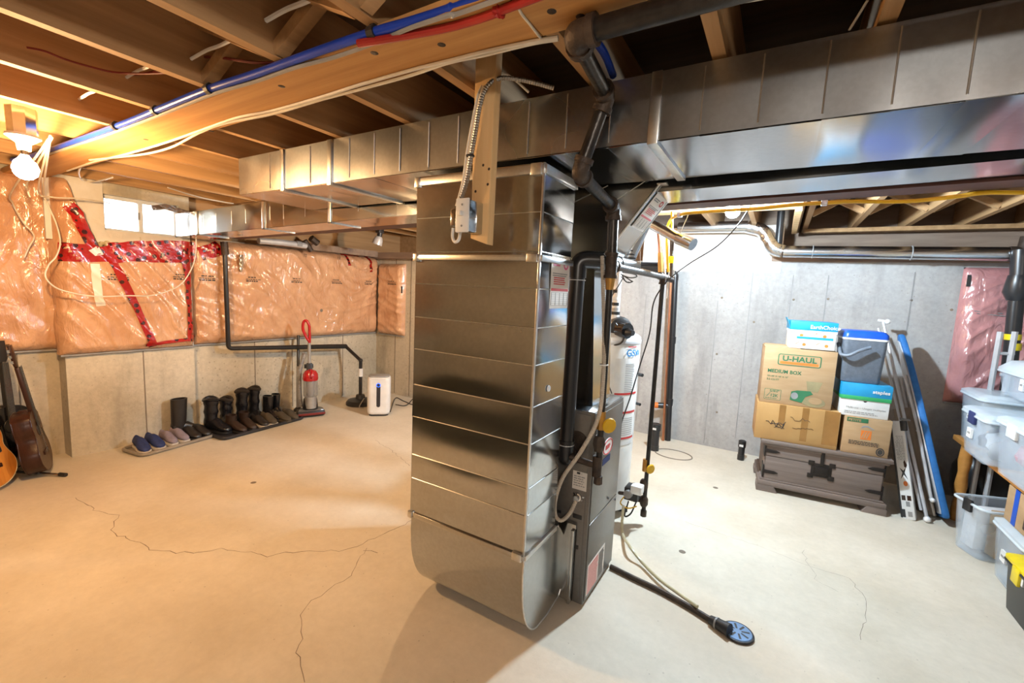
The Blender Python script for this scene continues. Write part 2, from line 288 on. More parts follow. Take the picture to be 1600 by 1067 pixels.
# ------------------------------------------------------------------ mesh building
class MB:
    def __init__(s): s.v = []; s.f = []
    def add(s, vs, fs, mt=None):
        k = len(s.v)
        s.v += [(mt @ Vector(v)) if mt else Vector(v) for v in vs]
        s.f += [tuple(i+k for i in f) for f in fs]
        return s
    def box(s, a, b, mt=None):
        x0, y0, z0 = [min(a[i], b[i]) for i in range(3)]; x1, y1, z1 = [max(a[i], b[i]) for i in range(3)]
        return s.add([(x0, y0, z0), (x1, y0, z0), (x1, y1, z0), (x0, y1, z0), (x0, y0, z1), (x1, y0, z1), (x1, y1, z1), (x0, y1, z1)],
                     [(3, 2, 1, 0), (4, 5, 6, 7), (0, 1, 5, 4), (1, 2, 6, 5), (2, 3, 7, 6), (3, 0, 4, 7)], mt)
    def prism(s, pts, a, b, axis='y', mt=None):
        """outline pts (two coordinates) swept from a to b along axis"""
        def P(p, t): return {'x': (t, p[0], p[1]), 'y': (p[0], t, p[1]), 'z': (p[0], p[1], t)}[axis]
        n = len(pts)
        vs = [P(p, a) for p in pts]+[P(p, b) for p in pts]
        fs = [tuple(range(n-1, -1, -1)), tuple(range(n, 2*n))]+[(i, (i+1) % n, n+(i+1) % n, n+i) for i in range(n)]
        return s.add(vs, fs, mt)
    def tube(s, pts, r, n=10, cap=True, mt=None, closed=False):
        pts = [Vector(p) for p in pts]; m = len(pts)
        rs = r if isinstance(r, (list, tuple)) else [r]*m
        up = None; vs = []
        for i, p in enumerate(pts):
            if closed: t = pts[(i+1) % m]-pts[i-1]
            else: t = (pts[min(i+1, m-1)]-pts[max(i-1, 0)])
            t.normalize()
            if up is None:
                up = t.orthogonal().normalized()
            else:
                up = (up-t*up.dot(t))
                up = up.normalized() if up.length > 1e-6 else t.orthogonal().normalized()
            w = t.cross(up)
            k = 1.0
            if 0 < i < m-1 and not closed:                        # keep the width through a corner
                a = (pts[i]-pts[i-1]).normalized(); b = (pts[i+1]-pts[i]).normalized()
                k = 1.0/max(0.6, sqrt(max(0.0, (1+a.dot(b))/2)))
            for j in range(n):
                a = 2*pi*j/n
                vs.append(p+(up*cos(a)+w*sin(a))*rs[i]*k)
        fs = []
        for i in range(m if closed else m-1):
            i2 = (i+1) % m
            for j in range(n):
                fs.append((i*n+j, i*n+(j+1) % n, i2*n+(j+1) % n, i2*n+j))
        if cap and not closed:
            fs += [tuple(range(n-1, -1, -1)), tuple(range((m-1)*n, m*n))]
        return s.add(vs, fs, mt)
    def lathe(s, prof, n=24, mt=None):
        vs = []; fs = []
        for r, z in prof:
            for j in range(n):
                a = 2*pi*j/n; vs.append((r*cos(a), r*sin(a), z))
        for i in range(len(prof)-1):
            for j in range(n): fs.append((i*n+j, i*n+(j+1) % n, (i+1)*n+(j+1) % n, (i+1)*n+j))
        fs += [tuple(range(n-1, -1, -1)), tuple(range((len(prof)-1)*n, len(prof)*n))]
        return s.add(vs, fs, mt)
    def loft(s, rings, mt=None, cap=True):
        n = len(rings[0]); vs = [p for r in rings for p in r]; fs = []
        for i in range(len(rings)-1):
            for j in range(n): fs.append((i*n+j, i*n+(j+1) % n, (i+1)*n+(j+1) % n, (i+1)*n+j))
        if cap: fs += [tuple(range(n-1, -1, -1)), tuple(range((len(rings)-1)*n, len(rings)*n))]
        return s.add(vs, fs, mt)
    def grid(s, fn, nu, nv, thick=None):
        """fn(u, v) -> point; thick: a vector that gives the sheet a back"""
        vs = [fn(i/nu, j/nv) for j in range(nv+1) for i in range(nu+1)]
        q = lambda i, j: j*(nu+1)+i
        fs = [(q(i, j), q(i+1, j), q(i+1, j+1), q(i, j+1)) for j in range(nv) for i in range(nu)]
        if thick is not None:
            k = len(vs); t = Vector(thick); vs += [Vector(p)+t for p in vs]
            fs += [tuple(x+k for x in reversed(f)) for f in fs]
            rim = [q(i, 0) for i in range(nu)]+[q(nu, j) for j in range(nv)]+[q(i, nv) for i in range(nu, 0, -1)]+[q(0, j) for j in range(nv, 0, -1)]
            for a, b in zip(rim, rim[1:]+rim[:1]): fs.append((b, a, a+k, b+k))
        return s.add(vs, fs)
    def ball(s, c, r, n=12, sc=(1, 1, 1), mt=None):
        prof = [(max(1e-4, r*sin(pi*i/n)), -r*cos(pi*i/n)) for i in range(n+1)]
        m = Matrix.Translation(c) @ Matrix.Diagonal((sc[0], sc[1], sc[2], 1))
        return s.lathe(prof, n*2, (mt @ m) if mt else m)

INV = {}                                          # root name -> inverse of its matrix
def _inv(parent):
    while parent is not None and parent.name not in INV and parent.parent: parent = parent.parent
    return INV.get(parent.name) if parent is not None else None

def obj(name, mb, mat, parent=None, smooth=True, bevel=0.0, ang=35, label=None, local=False):
    me = bpy.data.meshes.new(name)
    im = None if local else _inv(parent)
    vs = [im @ v for v in mb.v] if im is not None else mb.v
    me.from_pydata([tuple(v) for v in vs], [], mb.f)
    if bevel or len(mb.f) < 40000:
        bm = bmesh.new(); bm.from_mesh(me)
        bmesh.ops.recalc_face_normals(bm, faces=bm.faces)
        if bevel:
            es = [e for e in bm.edges if len(e.link_faces) == 2 and e.calc_face_angle(0) > radians(35)]
            bmesh.ops.bevel(bm, geom=es, offset=bevel, offset_type='OFFSET', segments=2, profile=0.5, affect='EDGES', clamp_overlap=True)
        bm.to_mesh(me); bm.free()
    if smooth:
        me.polygons.foreach_set('use_smooth', [True]*len(me.polygons))
        me.set_sharp_from_angle(angle=radians(ang))
    me.materials.append(M[mat] if isinstance(mat, str) else mat)
    o = bpy.data.objects.new(name, me); COL.objects.link(o)
    if parent is not None: o.parent = parent
    if label: o['label'] = label
    return o

def thing(name, label, cat, loc=(0, 0, 0), rz=0.0, group=None, mt=None):
    o = bpy.data.objects.new(name, None); COL.objects.link(o)
    o.empty_display_size = 0.05
    m = mt if mt is not None else Matrix.Translation(loc) @ Matrix.Rotation(rz, 4, 'Z')
    o.matrix_world = m
    INV[o.name] = m.inverted()
    tag(o, label, cat, group)
    return o
def tag(o, label, cat, group=None):
    o['label'] = label; o['category'] = cat
    if group: o['group'] = group
    return o
def struct(name, mb, mat, parent=None, **k):
    o = obj(name, mb, mat, parent, **k)
    if parent is None: o['kind'] = 'structure'
    return o
def dup(root, m, label=None):
    r = root.copy(); COL.objects.link(r); r.matrix_world = m; INV[r.name] = m.inverted()
    for ch in list(root.children):
        c = ch.copy(); COL.objects.link(c); c.parent = r
        for g in ch.children:
            d = g.copy(); COL.objects.link(d); d.parent = c
    if label: r['label'] = label
    return r

def spline(pts, k=8):
    P = [Vector(p) for p in pts]; out = []
    P = [P[0]*2-P[1]]+P+[P[-1]*2-P[-2]]
    for i in range(1, len(P)-2):
        a, b, c, d = P[i-1:i+3]
        for t in range(k):
            u = t/k
            out.append(0.5*((2*b)+(c-a)*u+(2*a-5*b+4*c-d)*u*u+(3*b-a-3*c+d)*u**3))
    out.append(P[-2]); return out
def resample(pts, step):
    out = [pts[0]]; acc = 0
    for a, b in zip(pts, pts[1:]):
        L = (b-a).length
        while acc+L >= step and L > 1e-9:
            t = (step-acc)/L; a = a.lerp(b, t); out.append(a.copy()); L = (b-a).length; acc = 0
        acc += L
    return out
def bent(pts, r, k=6):
    """polyline with its corners rounded"""
    P = [Vector(p) for p in pts]; out = [P[0]]
    for i in range(1, len(P)-1):
        a = (P[i-1]-P[i]); b = (P[i+1]-P[i]); ra = min(r, a.length*0.45); rb = min(r, b.length*0.45)
        p0 = P[i]+a.normalized()*ra; p2 = P[i]+b.normalized()*rb
        for t in range(k+1):
            u = t/k; out.append(p0*(1-u)**2+P[i]*2*u*(1-u)+p2*u*u)
    return out+[P[-1]]
def axis_m(p, d, roll=0.0):
    """matrix with its z axis along d"""
    return Matrix.Translation(p) @ Vector(d).to_track_quat('Z', 'Y').to_matrix().to_4x4() @ Matrix.Rotation(roll, 4, 'Z')

_fc = {}
def text_mb(s, size, o, u, v, mb=None, align='l', bold=0.0, xs=1.0, lift=0.0012):
    """flat lettering in the plane of u and v, standing lift above it"""
    key = (s, bold)
    if key not in _fc:
        cu = bpy.data.curves.new('t', 'FONT'); cu.body = s; cu.size = 1.0; cu.offset = bold; cu.resolution_u = 3
        to = bpy.data.objects.new('t', cu); me = bpy.data.meshes.new_from_object(to)
        _fc[key] = ([tuple(x.co) for x in me.vertices], [tuple(p.vertices) for p in me.polygons])
        bpy.data.objects.remove(to); bpy.data.meshes.remove(me); bpy.data.curves.remove(cu)
    vs, fs = _fc[key]
    if not vs: return mb
    u = Vector(u).normalized(); v = Vector(v).normalized(); n = u.cross(v)
    w = max(x[0] for x in vs)*size*xs
    dx = {'l': 0, 'c': -w/2, 'r': -w}[align]
    mb = mb or MB()
    return mb.add([Vector(o)+u*(x[0]*size*xs+dx)+v*(x[1]*size)+n*lift for x in vs], fs)
def quad_mb(o, u, v, a, b, c, d, mb=None, t=0.001):
    """a thin plate on the plane (o, u, v) covering a..c by b..d"""
    u = Vector(u).normalized(); v = Vector(v).normalized(); n = u.cross(v); o = Vector(o)
    mb = mb or MB()
    P = [o+u*x+v*y for x, y in ((a, b), (c, b), (c, d), (a, d))]
    return mb.add(P+[p+n*t for p in P], [(3, 2, 1, 0), (4, 5, 6, 7), (0, 1, 5, 4), (1, 2, 6, 5), (2, 3, 7, 6), (3, 0, 4, 7)])
def poly_mb(o, u, v, pts, mb=None, t=0.001):
    u = Vector(u).normalized(); v = Vector(v).normalized(); n = u.cross(v); o = Vector(o); mb = mb or MB()
    P = [o+u*x+v*y for x, y in pts]; k = len(P)
    return mb.add(P+[p+n*t for p in P], [tuple(range(k-1, -1, -1)), tuple(range(k, 2*k))]+[(i, (i+1) % k, k+(i+1) % k, k+i) for i in range(k)])
def lines_mb(o, u, v, x0, x1, ys, h, mb=None, rag=0.25, t=0.0012, words=True):
    """small print that cannot be read: rows of broken dashes"""
    mb = mb or MB()
    for y in ys:
        x = x0; end = x1-(x1-x0)*rag*random.random()
        while x < end:
            w = min(h*random.uniform(1.5, 5.0) if words else end-x, end-x)
            quad_mb(o, u, v, x, y, x+w, y+h, mb, t); x += w+h*0.8
    return mb

# ================================================================== THE SETTING
ZJ = 2.2                                          # underside of the joists
ZS = ZJ+0.235                                     # underside of the subfloor
XA1, XA2, XA3 = -4.90, -4.735, -4.80               # faces of the left wall: behind the guitars, the bump, towards the corner
YA1, YA2 = 1.125, 2.015
YB1, YB2, XB = 4.31, 4.85, -2.8                   # back wall: at the corner, behind the boxes, and where it steps
XR, YF = 2.05, -2.6                               # right wall, wall behind the viewer
ZW = 1.885                                        # top of the concrete at the back wall

fl = struct('floor', MB().box((XA1-0.3, YF-0.3, -0.12), (XR+0.3, YB2+0.6, 0.0)), 'floor', smooth=False)
def floor_crack(pix, w=0.004):
    P = [AZ(*p) for p in pix]; Q = []
    for a, b in zip(P, P[1:]):
        n = max(2, int((b-a).length/0.035))
        for i in range(n): Q.append(a.lerp(b, i/n)+Vector((random.gauss(0, .007), random.gauss(0, .007), 0)))
    Q.append(P[-1]); L = []; R_ = []
    for i, p in enumerate(Q):
        t = (Q[min(i+1, len(Q)-1)]-Q[max(i-1, 0)]); n = Vector((-t.y, t.x, 0)).normalized()*w*random.uniform(.25, .6)
        L.append(p+n); R_.append(p-n)
    m = MB(); k = len(Q)
    m.add([Vector((p.x, p.y, 0.0006)) for p in L+R_], [(i, k+i, k+i+1, i+1) for i in range(k-1)])
    obj('crack', m, 'crack', fl, smooth=False)
floor_crack([(117, 778), (150, 797), (183, 806), (174, 832), (212, 846), (236, 858), (300, 864), (345, 858), (420, 868), (470, 862), (540, 860), (600, 834), (645, 812)])
floor_crack([(572, 858), (545, 900), (500, 930), (470, 960), (466, 1010), (476, 1066)], 0.003)
floor_crack([(588, 688), (612, 704), (640, 728)], 0.003)
floor_crack([(1070, 815), (1130, 835), (1190, 855), (1250, 880), (1330, 905), (1355, 940), (1345, 1000)], 0.002)
floor_crack([(1255, 860), (1275, 905), (1310, 925)], 0.0015)
floor_crack([(572, 858), (590, 864)], 0.004)
for p in ((396, 754), (1118, 762), (1066, 862)):
    c = AZ(*p); obj('spatter', MB().lathe([(0.02, 0.0006), (0.018, 0.0012)], 12, Matrix.Translation(c)), 'crack', fl)
m = MB()                                          # the ring of the sump cover
c = AZ(1052, 710)
obj('sump_ring', MB().tube([c+Vector((0.17*cos(a), 0.13*sin(a), 0.001)) for a in [2*pi*i/40 for i in range(40)]], 0.006, 6, closed=True), 'crack', fl)

# left wall with the basement window in it
WY0, WY1, WZ0, WZ1 = 1.405, 1.93, 1.833, 2.12
wl = MB()
wl.box((XA1-0.3, YF-0.3, 0), (XA1, YA1, ZS)).box((XA1-0.3, YA1, 0), (XA2, WY0, ZS)).box((XA1-0.3, WY1, 0), (XA2, YA2, ZS))
wl.box((XA1-0.3, WY0, 0), (XA2, WY1, WZ0)).box((XA1-0.3, WY0, WZ1), (XA2, WY1, ZS))
wl.box((XA1-0.3, YA2, 0), (XA3, YB1+0.3, 1.86))
wall_l = struct('wall_left', wl, 'wallA', smooth=False)
struct('wall_corner', MB().box((XA3-.3, YB1, 0), (XB, YB1+0.6, ZW-.02)), 'wallA', smooth=False)
wb_ = MB().box((XB-0.3, YB1+0.6, 0), (XB, YB2+0.5, ZS)).box((XB, YB2, 0), (XR, YB2+0.5, ZW))
wall_b = struct('wall_back', wb_, 'wallB', smooth=False)
struct('wall_right', MB().box((XR, YF-0.3, 0), (XR+0.3, YB2+0.6, ZS)), 'wallB', smooth=False)
struct('wall_front', MB().box((XA1, YF-0.3, 0), (XR, YF, ZS)), 'wallA', smooth=False)
# form-tie marks and board joints left in the concrete
m_j = []
for px, y0, y1 in ((1122, 470, 700), (1240, 430, 500), (1295, 430, 520), (1178, 415, 690), (1430, 425, 560), (1010, 460, 660)):
    a = AY(px, y0, YB2); b = AY(px, y1, YB2)
    obj('form_joint', MB().box((a.x-.004, YB2-.003, max(b.z, 0.02)), (a.x+.004, YB2+.01, min(a.z, ZW))), 'inkgr', wall_b, smooth=False)
for p in ((1128, 465), (1120, 553), (1294, 467), (1424, 469), (1487, 484), (1178, 503), (1120, 644), (1240, 468)):
    a = AY(p[0], p[1], YB2); obj('form_tie', MB().lathe([(0.011, 0), (0.006, 0.003)], 7, axis_m(a, (0, -1, 0))), 'crack', wall_b)
for px in (617, 640):
    a = AY(px, 560, YB1); obj('form_joint', MB().box((a.x-.005, YB1-.003, .02), (a.x+.005, YB1+.01, 1.9)), 'crack', wall_b, smooth=False)
for y, x in ((2.62, XA3), (3.05, XA3), (3.75, XA3), (1.62, XA2), (0.9, XA1)):
    obj('form_joint', MB().box((x-.01, y-.004, .02), (x+.003, y+.004, .9)), 'crack', wall_l, smooth=False)
# above the back wall: sill, rim board and the painted patch
obj('sill_plate', MB().box((-0.1, YB2-.02, ZW), (XR, YB2+.14, ZW+.04)), 'rim', wall_b, smooth=False)
obj('rim_board', MB().box((XB, YB2+.42, ZW), (XR, YB2+.46, ZS)), 'rim', wall_b, smooth=False)
obj('rim_board', MB().box((XA3-.3, YB1+.52, ZW), (XB, YB1+.56, ZS)), 'joist', wall_b, smooth=False)
obj('painted_patch', MB().box((-1.3, YB2-.010, 1.78), (-.02, YB2+.05, ZJ+.02)), 'paint', wall_b, smooth=False)
obj('sill_plate', MB().box((XA3, YB1-.10, 1.845), (-3.2, YB1+.1, 1.925)), 'rim', wall_b, smooth=False)
obj('rim_board', MB().box((XA3-.14, YA2, 1.86), (XA3-.10, YB1+.52, ZS)), 'joist', wall_l, smooth=False)
obj('sill_plate', MB().box((XA3, 2.8, 1.86), (XA3+.12, YB1-.10, 1.935)), 'rim', wall_l, smooth=False)
# painted surround, foam and window
sur = MB().box((XA2-.01, WY0-.34, WZ0-.11), (XA2+.012, WY0, ZJ+.1)).box((XA2-.01, WY0, WZ0-.13), (XA2+.012, WY1+.02, WZ0))
obj('window_surround', sur, 'paint', wall_l, smooth=False, label='white painted patch of wall around the window')
m = MB()
for i in range(26):
    y = WY0-.12+i*.016+random.uniform(-.006, .006)
    m.ball((XA2+.02, y, WZ0-.115+random.uniform(-.015, .012)-.0004*(i-13)**2*.3), random.uniform(.016, .026), 6)
obj('foam_bead', m, 'foam', wall_l)
win = thing('window_1', 'bright two-pane sliding basement window high in the insulated wall', 'window', (XA2-.1, WY0, WZ0)); win['kind'] = 'structure'
for k in ('label', 'category'): del win[k]
x0 = XA2-.10
fr = MB().box((x0, WY0, WZ0), (x0+.06, WY1, WZ0+.022)).box((x0, WY0, WZ1-.03), (x0+.06, WY1, WZ1)).box((x0, WY0, WZ0), (x0+.06, WY0+.02, WZ1)).box((x0, WY1-.02, WZ0), (x0+.06, WY1, WZ1))
obj('window_frame', fr, 'vinyl', win, bevel=.003)
ym = (WY0+WY1)/2+.005
obj('mullion', MB().box((x0+.005, ym-.02, WZ0+.02), (x0+.05, ym+.012, WZ1-.02)), 'vinyl', win, bevel=.003)
obj('pane', MB().box((x0+.025, WY0+.02, WZ0+.02), (x0+.029, ym-.01, WZ1-.02)), 'glass', win)
obj('pane', MB().box((x0+.035, ym, WZ0+.02), (x0+.039, WY1-.02, WZ1-.02)), 'glass', win)
obj('latch', MB().box((x0+.045, ym-.026, WZ0+.12), (x0+.062, ym-.014, WZ0+.18)), 'greyp', win, bevel=.003)

# ceiling: subfloor, every joist, the cross-bridging
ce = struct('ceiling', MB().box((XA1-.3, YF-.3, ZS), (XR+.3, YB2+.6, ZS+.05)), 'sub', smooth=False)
def joist(x, y0, y1, w=.038, z0=ZJ, dx=0.0):
    mb = MB().add([(x, y0, z0), (x+w, y0, z0), (x+w+dx, y1, z0), (x+dx, y1, z0), (x, y0, ZS), (x+w, y0, ZS), (x+w+dx, y1, ZS), (x+dx, y1, ZS)],
                  [(3, 2, 1, 0), (4, 5, 6, 7), (0, 1, 5, 4), (1, 2, 6, 5), (2, 3, 7, 6), (3, 0, 4, 7)])
    return obj('joist', mb, 'joist', ce, smooth=False)
FRONT_X = [-5.03, -4.66, -4.22, -3.775, -3.32, -2.865, -2.395, -1.93, -1.475, -1.04, -.62, -.238, .140, .58, 1.02, 1.46, 1.9]
for x in FRONT_X: joist(x, YF, 2.36)
BACK_X = [-4.95, -4.55, -4.15, -3.75, -3.35, -2.95, -2.55, -2.15, -1.75, -1.35, -.62, -.28, .055, .12, .48, .845, 1.21, 1.58, 1.95]
for x in BACK_X: joist(x, 2.36, YB2+.42)
def bridging(x0, x1, y):
    for s in (0, 1):
        a, b = (ZJ+.02, ZS-.03) if s else (ZS-.03, ZJ+.02)
        mb = MB(); yy = y+.045*s
        d = Vector((x1-x0, 0, b-a)); n = Vector((-d.z, 0, d.x)).normalized()*.02
        p = Vector((x0, yy, a)); q = Vector((x1, yy, b))
        P = [p-n, q-n, q+n, p+n]; w = Vector((0, .02, 0))
        mb.add([v-w for v in P]+[v+w for v in P], [(3, 2, 1, 0), (4, 5, 6, 7), (0, 1, 5, 4), (1, 2, 6, 5), (2, 3, 7, 6), (3, 0, 4, 7)])
        obj('bridging', mb, 'joist', ce, smooth=False)
for a, b in zip(FRONT_X[7:13], FRONT_X[8:14]): bridging(a+.038, b, 0.835 if a < -1.2 else 0.80)
for a, b in zip(BACK_X[13:18], BACK_X[14:19]): bridging(a+.038, b, 4.30)
bl_x = sorted(set([XA1-.02]+FRONT_X+[XR]))                  # boards added between the joists over the steel beam, to stop light leaking
for a, b in zip(bl_x, bl_x[1:]): obj('added_blocking', MB().box((a+.038 if a > XA1 else a, 2.318, ZJ+.002), (b, 2.356, ZS)), 'joist', ce, smooth=False)
obj('strap', MB().box((.13, YB2+.14, ZJ-.035), (XR, YB2+.24, ZJ)), 'joist', ce, smooth=False)
obj('ledger', MB().box((-1.0, 3.68, ZJ-.028), (.075, 3.80, ZJ)), 'stud', ce, smooth=False, label='pale wooden strip under the joists by the cool bulb')
for x in (.052, .125): pass
obj('hanger_board', MB().box((.035, 3.75, ZJ-.05), (.075, YB2+.1, ZJ+.1)), 'stud', ce, smooth=False)

# ================================================================== BEAMS
pl = thing('wooden_plank_beam', 'long wide wooden beam running under the ceiling joists, stained and knotty', 'beam', (-2, .97, 2.165))
PY0, PY1, PZ0 = .895, 1.085, 2.165
obj('plank', MB().box((XA1, PY0, PZ0), (-.60, PY1, ZJ)), 'plank', pl, smooth=False)
obj('plank', MB().box((-.597, PY0, PZ0), (XR, PY1, ZJ)), 'plank', pl, smooth=False)
for px, py in ((690, 70), (585, 83), (862, 18), (907, 26), (440, 135), (330, 205), (228, 218)):
    p = AZ(px, py, PZ0); obj('knot', MB().lathe([(.012, 0), (.009, .001)], 10, axis_m(p, (0, 0, -1))), 'rust', pl)

sb = thing('steel_beam', 'dark red-brown steel I-beam across the ceiling behind the ducts', 'beam', (-2, 2.25, 1.94))
pa = AX(352, 371, XA3+.05); pb = AZ(1600, 280, 1.975)
def beam_pt(t, dy, dz): return pa.lerp(pb, t)+Vector((0, dy, dz))
def slab(t0, t1, y0, y1, z0, z1):
    P = [beam_pt(t, y, z) for z in (z0, z1) for t, y in ((t0, y0), (t1, y0), (t1, y1), (t0, y1))]
    return MB().add(P, [(3, 2, 1, 0), (4, 5, 6, 7), (0, 1, 5, 4), (1, 2, 6, 5), (2, 3, 7, 6), (3, 0, 4, 7)])
tE = (XR-pa.x)/(pb.x-pa.x)
obj('bottom_flange', slab(0, tE, 0, .14, 0, .012), 'steel', sb, smooth=False)
obj('web', slab(0, tE, .065, .077, .012, .22), 'steel', sb, smooth=False)

# ================================================================== DUCTS
def panel(parent, o, u, v, n, mat='galv', amp=.0022, nu=10, nv=6, tilt=.0012, name='panel'):
    """one pillowed sheet: corner o, edges u and v, bulging towards n"""
    o, u, v, n = map(Vector, (o, u, v, n)); a = random.choice((-1, 1))*amp*random.uniform(.4, 1.0)
    tu, tv = random.uniform(-tilt, tilt), random.uniform(-tilt, tilt)
    fn = lambda s, t: o+u*s+v*t+n*(a*sin(pi*s)*sin(pi*t)+.003+tu*(s-.5)+tv*(t-.5))
    return obj(name, MB().grid(fn, nu, nv, -n*.002), mat, parent, ang=50)
def bead(parent, p, q, r=.0035):
    return obj('bead', MB().tube([p, q], r, 6), 'cleat', parent)

# --- main trunk
DY0, DY1, DZ0, DZ1, DX0 = 1.45, 1.915, 1.985, 2.188, -2.78
md = thing('main_duct', 'big bright rectangular metal duct running across the ceiling in front of all others', 'duct', (-.3, 1.7, DZ0))
obj('duct_body', MB().box((DX0, DY0+.004, DZ0+.004), (XR, DY1, DZ1)), 'galv2', md, smooth=False)
top = lambda px: 246-.2005*(px-371)+.000012*(px-371)**2
cuts = [DX0]+[AY(px, top(px)+30, DY0).x for px in (423, 443, 486, 517, 547, 586, 626, 671, 717, 770, 827, 887, 955, 1026, 1100, 1192, 1294, 1404, 1524, 1640)]
cuts += [cuts[-1]+.16*i for i in range(1, 12) if cuts[-1]+.16*i < XR-.05]+[XR]
for a, b in zip(cuts, cuts[1:]):
    panel(md, (a, DY0, DZ0), (b-a, 0, 0), (0, 0, DZ1-DZ0), (0, -1, 0), 'galvr')
    panel(md, (a, DY0, DZ0), (b-a, 0, 0), (0, DY1-DY0, 0), (0, 0, -1), amp=.003, tilt=.002)
    if abs(b-DX0) > .01: bead(md, (b, DY0-.005, DZ0+.012), (b, DY0-.005, DZ1-.012), .0022)
for px in (443, 517, 1026):
    x = AY(px, top(px)+30, DY0).x
    obj('drive_cleat', MB().box((x-.016, DY0-.012, DZ0-.012), (x+.016, DY0, DZ1)), 'cleat', md, bevel=.002)
    obj('drive_cleat', MB().box((x-.016, DY0, DZ0-.012), (x+.016, DY1+.01, DZ0)), 'cleat', md, bevel=.002)
obj('end_cap', MB().box((DX0-.006, DY0+.006, DZ0+.006), (DX0+.01, DY1, DZ1-.004)), 'galv', md, bevel=.004)

# --- second trunk, lower and behind
q0 = AX(276, 369, XA3+.16); q1 = AZ(1600, 246, 1.985)
sd = thing('rear_duct', 'second rectangular metal duct, lower and behind the big one, ending by the window', 'duct', (q0.x, q0.y, q0.z))
tE2 = (XR-q0.x)/(q1.x-q0.x); dirv = (q1-q0)*tE2
DEP, HT = Vector((0, .24, 0)), Vector((0, 0, .19))
vs = [q0+Vector((0, .003, .003)), q0+dirv+Vector((0, .003, .003))]
obj('duct_body', MB().add([vs[0], vs[1], vs[1]+DEP, vs[0]+DEP, vs[0]+HT, vs[1]+HT, vs[1]+HT+DEP, vs[0]+HT+DEP],
    [(3, 2, 1, 0), (4, 5, 6, 7), (0, 1, 5, 4), (1, 2, 6, 5), (2, 3, 7, 6), (3, 0, 4, 7)]), 'galv2', sd, smooth=False)
def q_t(px, py):
    d = ray(px, py)                                # where the ray meets the vertical plane of the front face
    n = Vector((-dirv.y, dirv.x, 0)); s = (q0-CAM).dot(n)/d.dot(n); return ((CAM+d*s)-q0).dot(dirv)/dirv.dot(dirv)
pxs = [(297, 345), (309, 345), (318, 345), (338, 340), (362, 340), (384, 340), (409, 335), (422, 335), (443, 330), (477, 330), (516, 325), (560, 320), (620, 318)]
ts = [0]+[q_t(*p) for p in pxs]+[.5, .53, .56, .60, .64, .68, .72, .76, .80, .84, .88, .92, .96, 1]
ts = sorted(t for t in ts if 0 <= t <= 1)
for a, b in zip(ts, ts[1:]):
    if b-a < .004: continue
    panel(sd, q0+dirv*a, dirv*(b-a), HT, (0, -1, 0), amp=.003); panel(sd, q0+dirv*a, dirv*(b-a), DEP, (0, 0, -1), amp=.003)
    if 0 < a: bead(sd, q0+dirv*a+Vector((0, -.001, .05)), q0+dirv*a+Vector((0, -.001, .15)), .003)
for p in ((309, 345), (412, 335), (516, 325)):
    c = q0+dirv*q_t(*p)
    obj('drive_cleat', MB().box(c+Vector((-.014, -.010, -.010)), c+Vector((.014, 0, .19))), 'cleat', sd, bevel=.002)
    obj('drive_cleat', MB().box(c+Vector((-.014, -.010, -.010)), c+Vector((.014, .24, 0))), 'cleat', sd, bevel=.002)
for p in ((1170, 330), (1500, 310)): pass
# strap of sheet at the wall end
c = q0+Vector((.02, .02, .19))
obj('joist_pan', MB().tube([c+Vector((.05, .1, .0)), c+Vector((-.02, -.1, .05)), c+Vector((-.02, -.2, .02))], .03, 4), 'foil', sd)

# --- the tall drop in front of the furnace
CX0, CX1, CY0, CY1 = -1.385, -.772, 1.465, 1.74
CZT, CZM, CZB = 1.965, 1.625, .44
cl = thing('return_air_duct', 'tall floor-standing galvanized metal duct with rounded bottom, in front of the furnace', 'duct', (-1.08, 1.6, .03))
obj('duct_body', MB().box((CX0+.002, CY0+.004, CZB), (CX1-.004, CY1, CZT)), 'galv2', cl, smooth=False)
rows = [CZB]+[AY(652, y, CY0).z for y in (748, 711, 651, 601, 545, 495, 443, 394, 342)]+[CZT]
for a, b in zip(rows, rows[1:]):
    panel(cl, (CX0, CY0, a), (CX1-CX0, 0, 0), (0, 0, b-a), (0, -1, 0), amp=.0035, nu=16, nv=8, tilt=.004)
    panel(cl, (CX1, CY0, a), (0, CY1-CY0, 0), (0, 0, b-a), (1, 0, 0), amp=.004)
    panel(cl, (CX0, CY0, a), (0, CY1-CY0, 0), (0, 0, b-a), (-1, 0, 0), amp=.004)
    if a > CZB:
        bead(cl, (CX0+.006, CY0-.0045, a), (CX1-.006, CY0-.0045, a), .002); bead(cl, (CX1+.004, CY0+.006, a), (CX1+.004, CY1-.006, a), .002)
obj('corner_seam', MB().box((CX1-.005, CY0-.006, CZB), (CX1+.004, CY0+.006, CZT)), 'cleat', cl, bevel=.002)
for z, h in ((CZT-.022, .032), (CZM, .022), (CZB, .022)):
    obj('drive_cleat', MB().box((CX0-.004, CY0-.012, z-h/2), (CX1+.004, CY0, z+h/2)), 'cleat' if z != CZB else 'galv2', cl, bevel=.002)
    obj('drive_cleat', MB().box((CX1, CY0-.004, z-h/2), (CX1+.012, CY1+.01, z+h/2)), 'cleat', cl, bevel=.002)
    for x in (CX0-.006, CX1-.05):
        obj('corner_clip', MB().box((x, CY0-.016, z-h/2-.006), (x+.045 if x > -1 else x+.025, CY0, z+h/2+.004)), 'cleat', cl, bevel=.002)
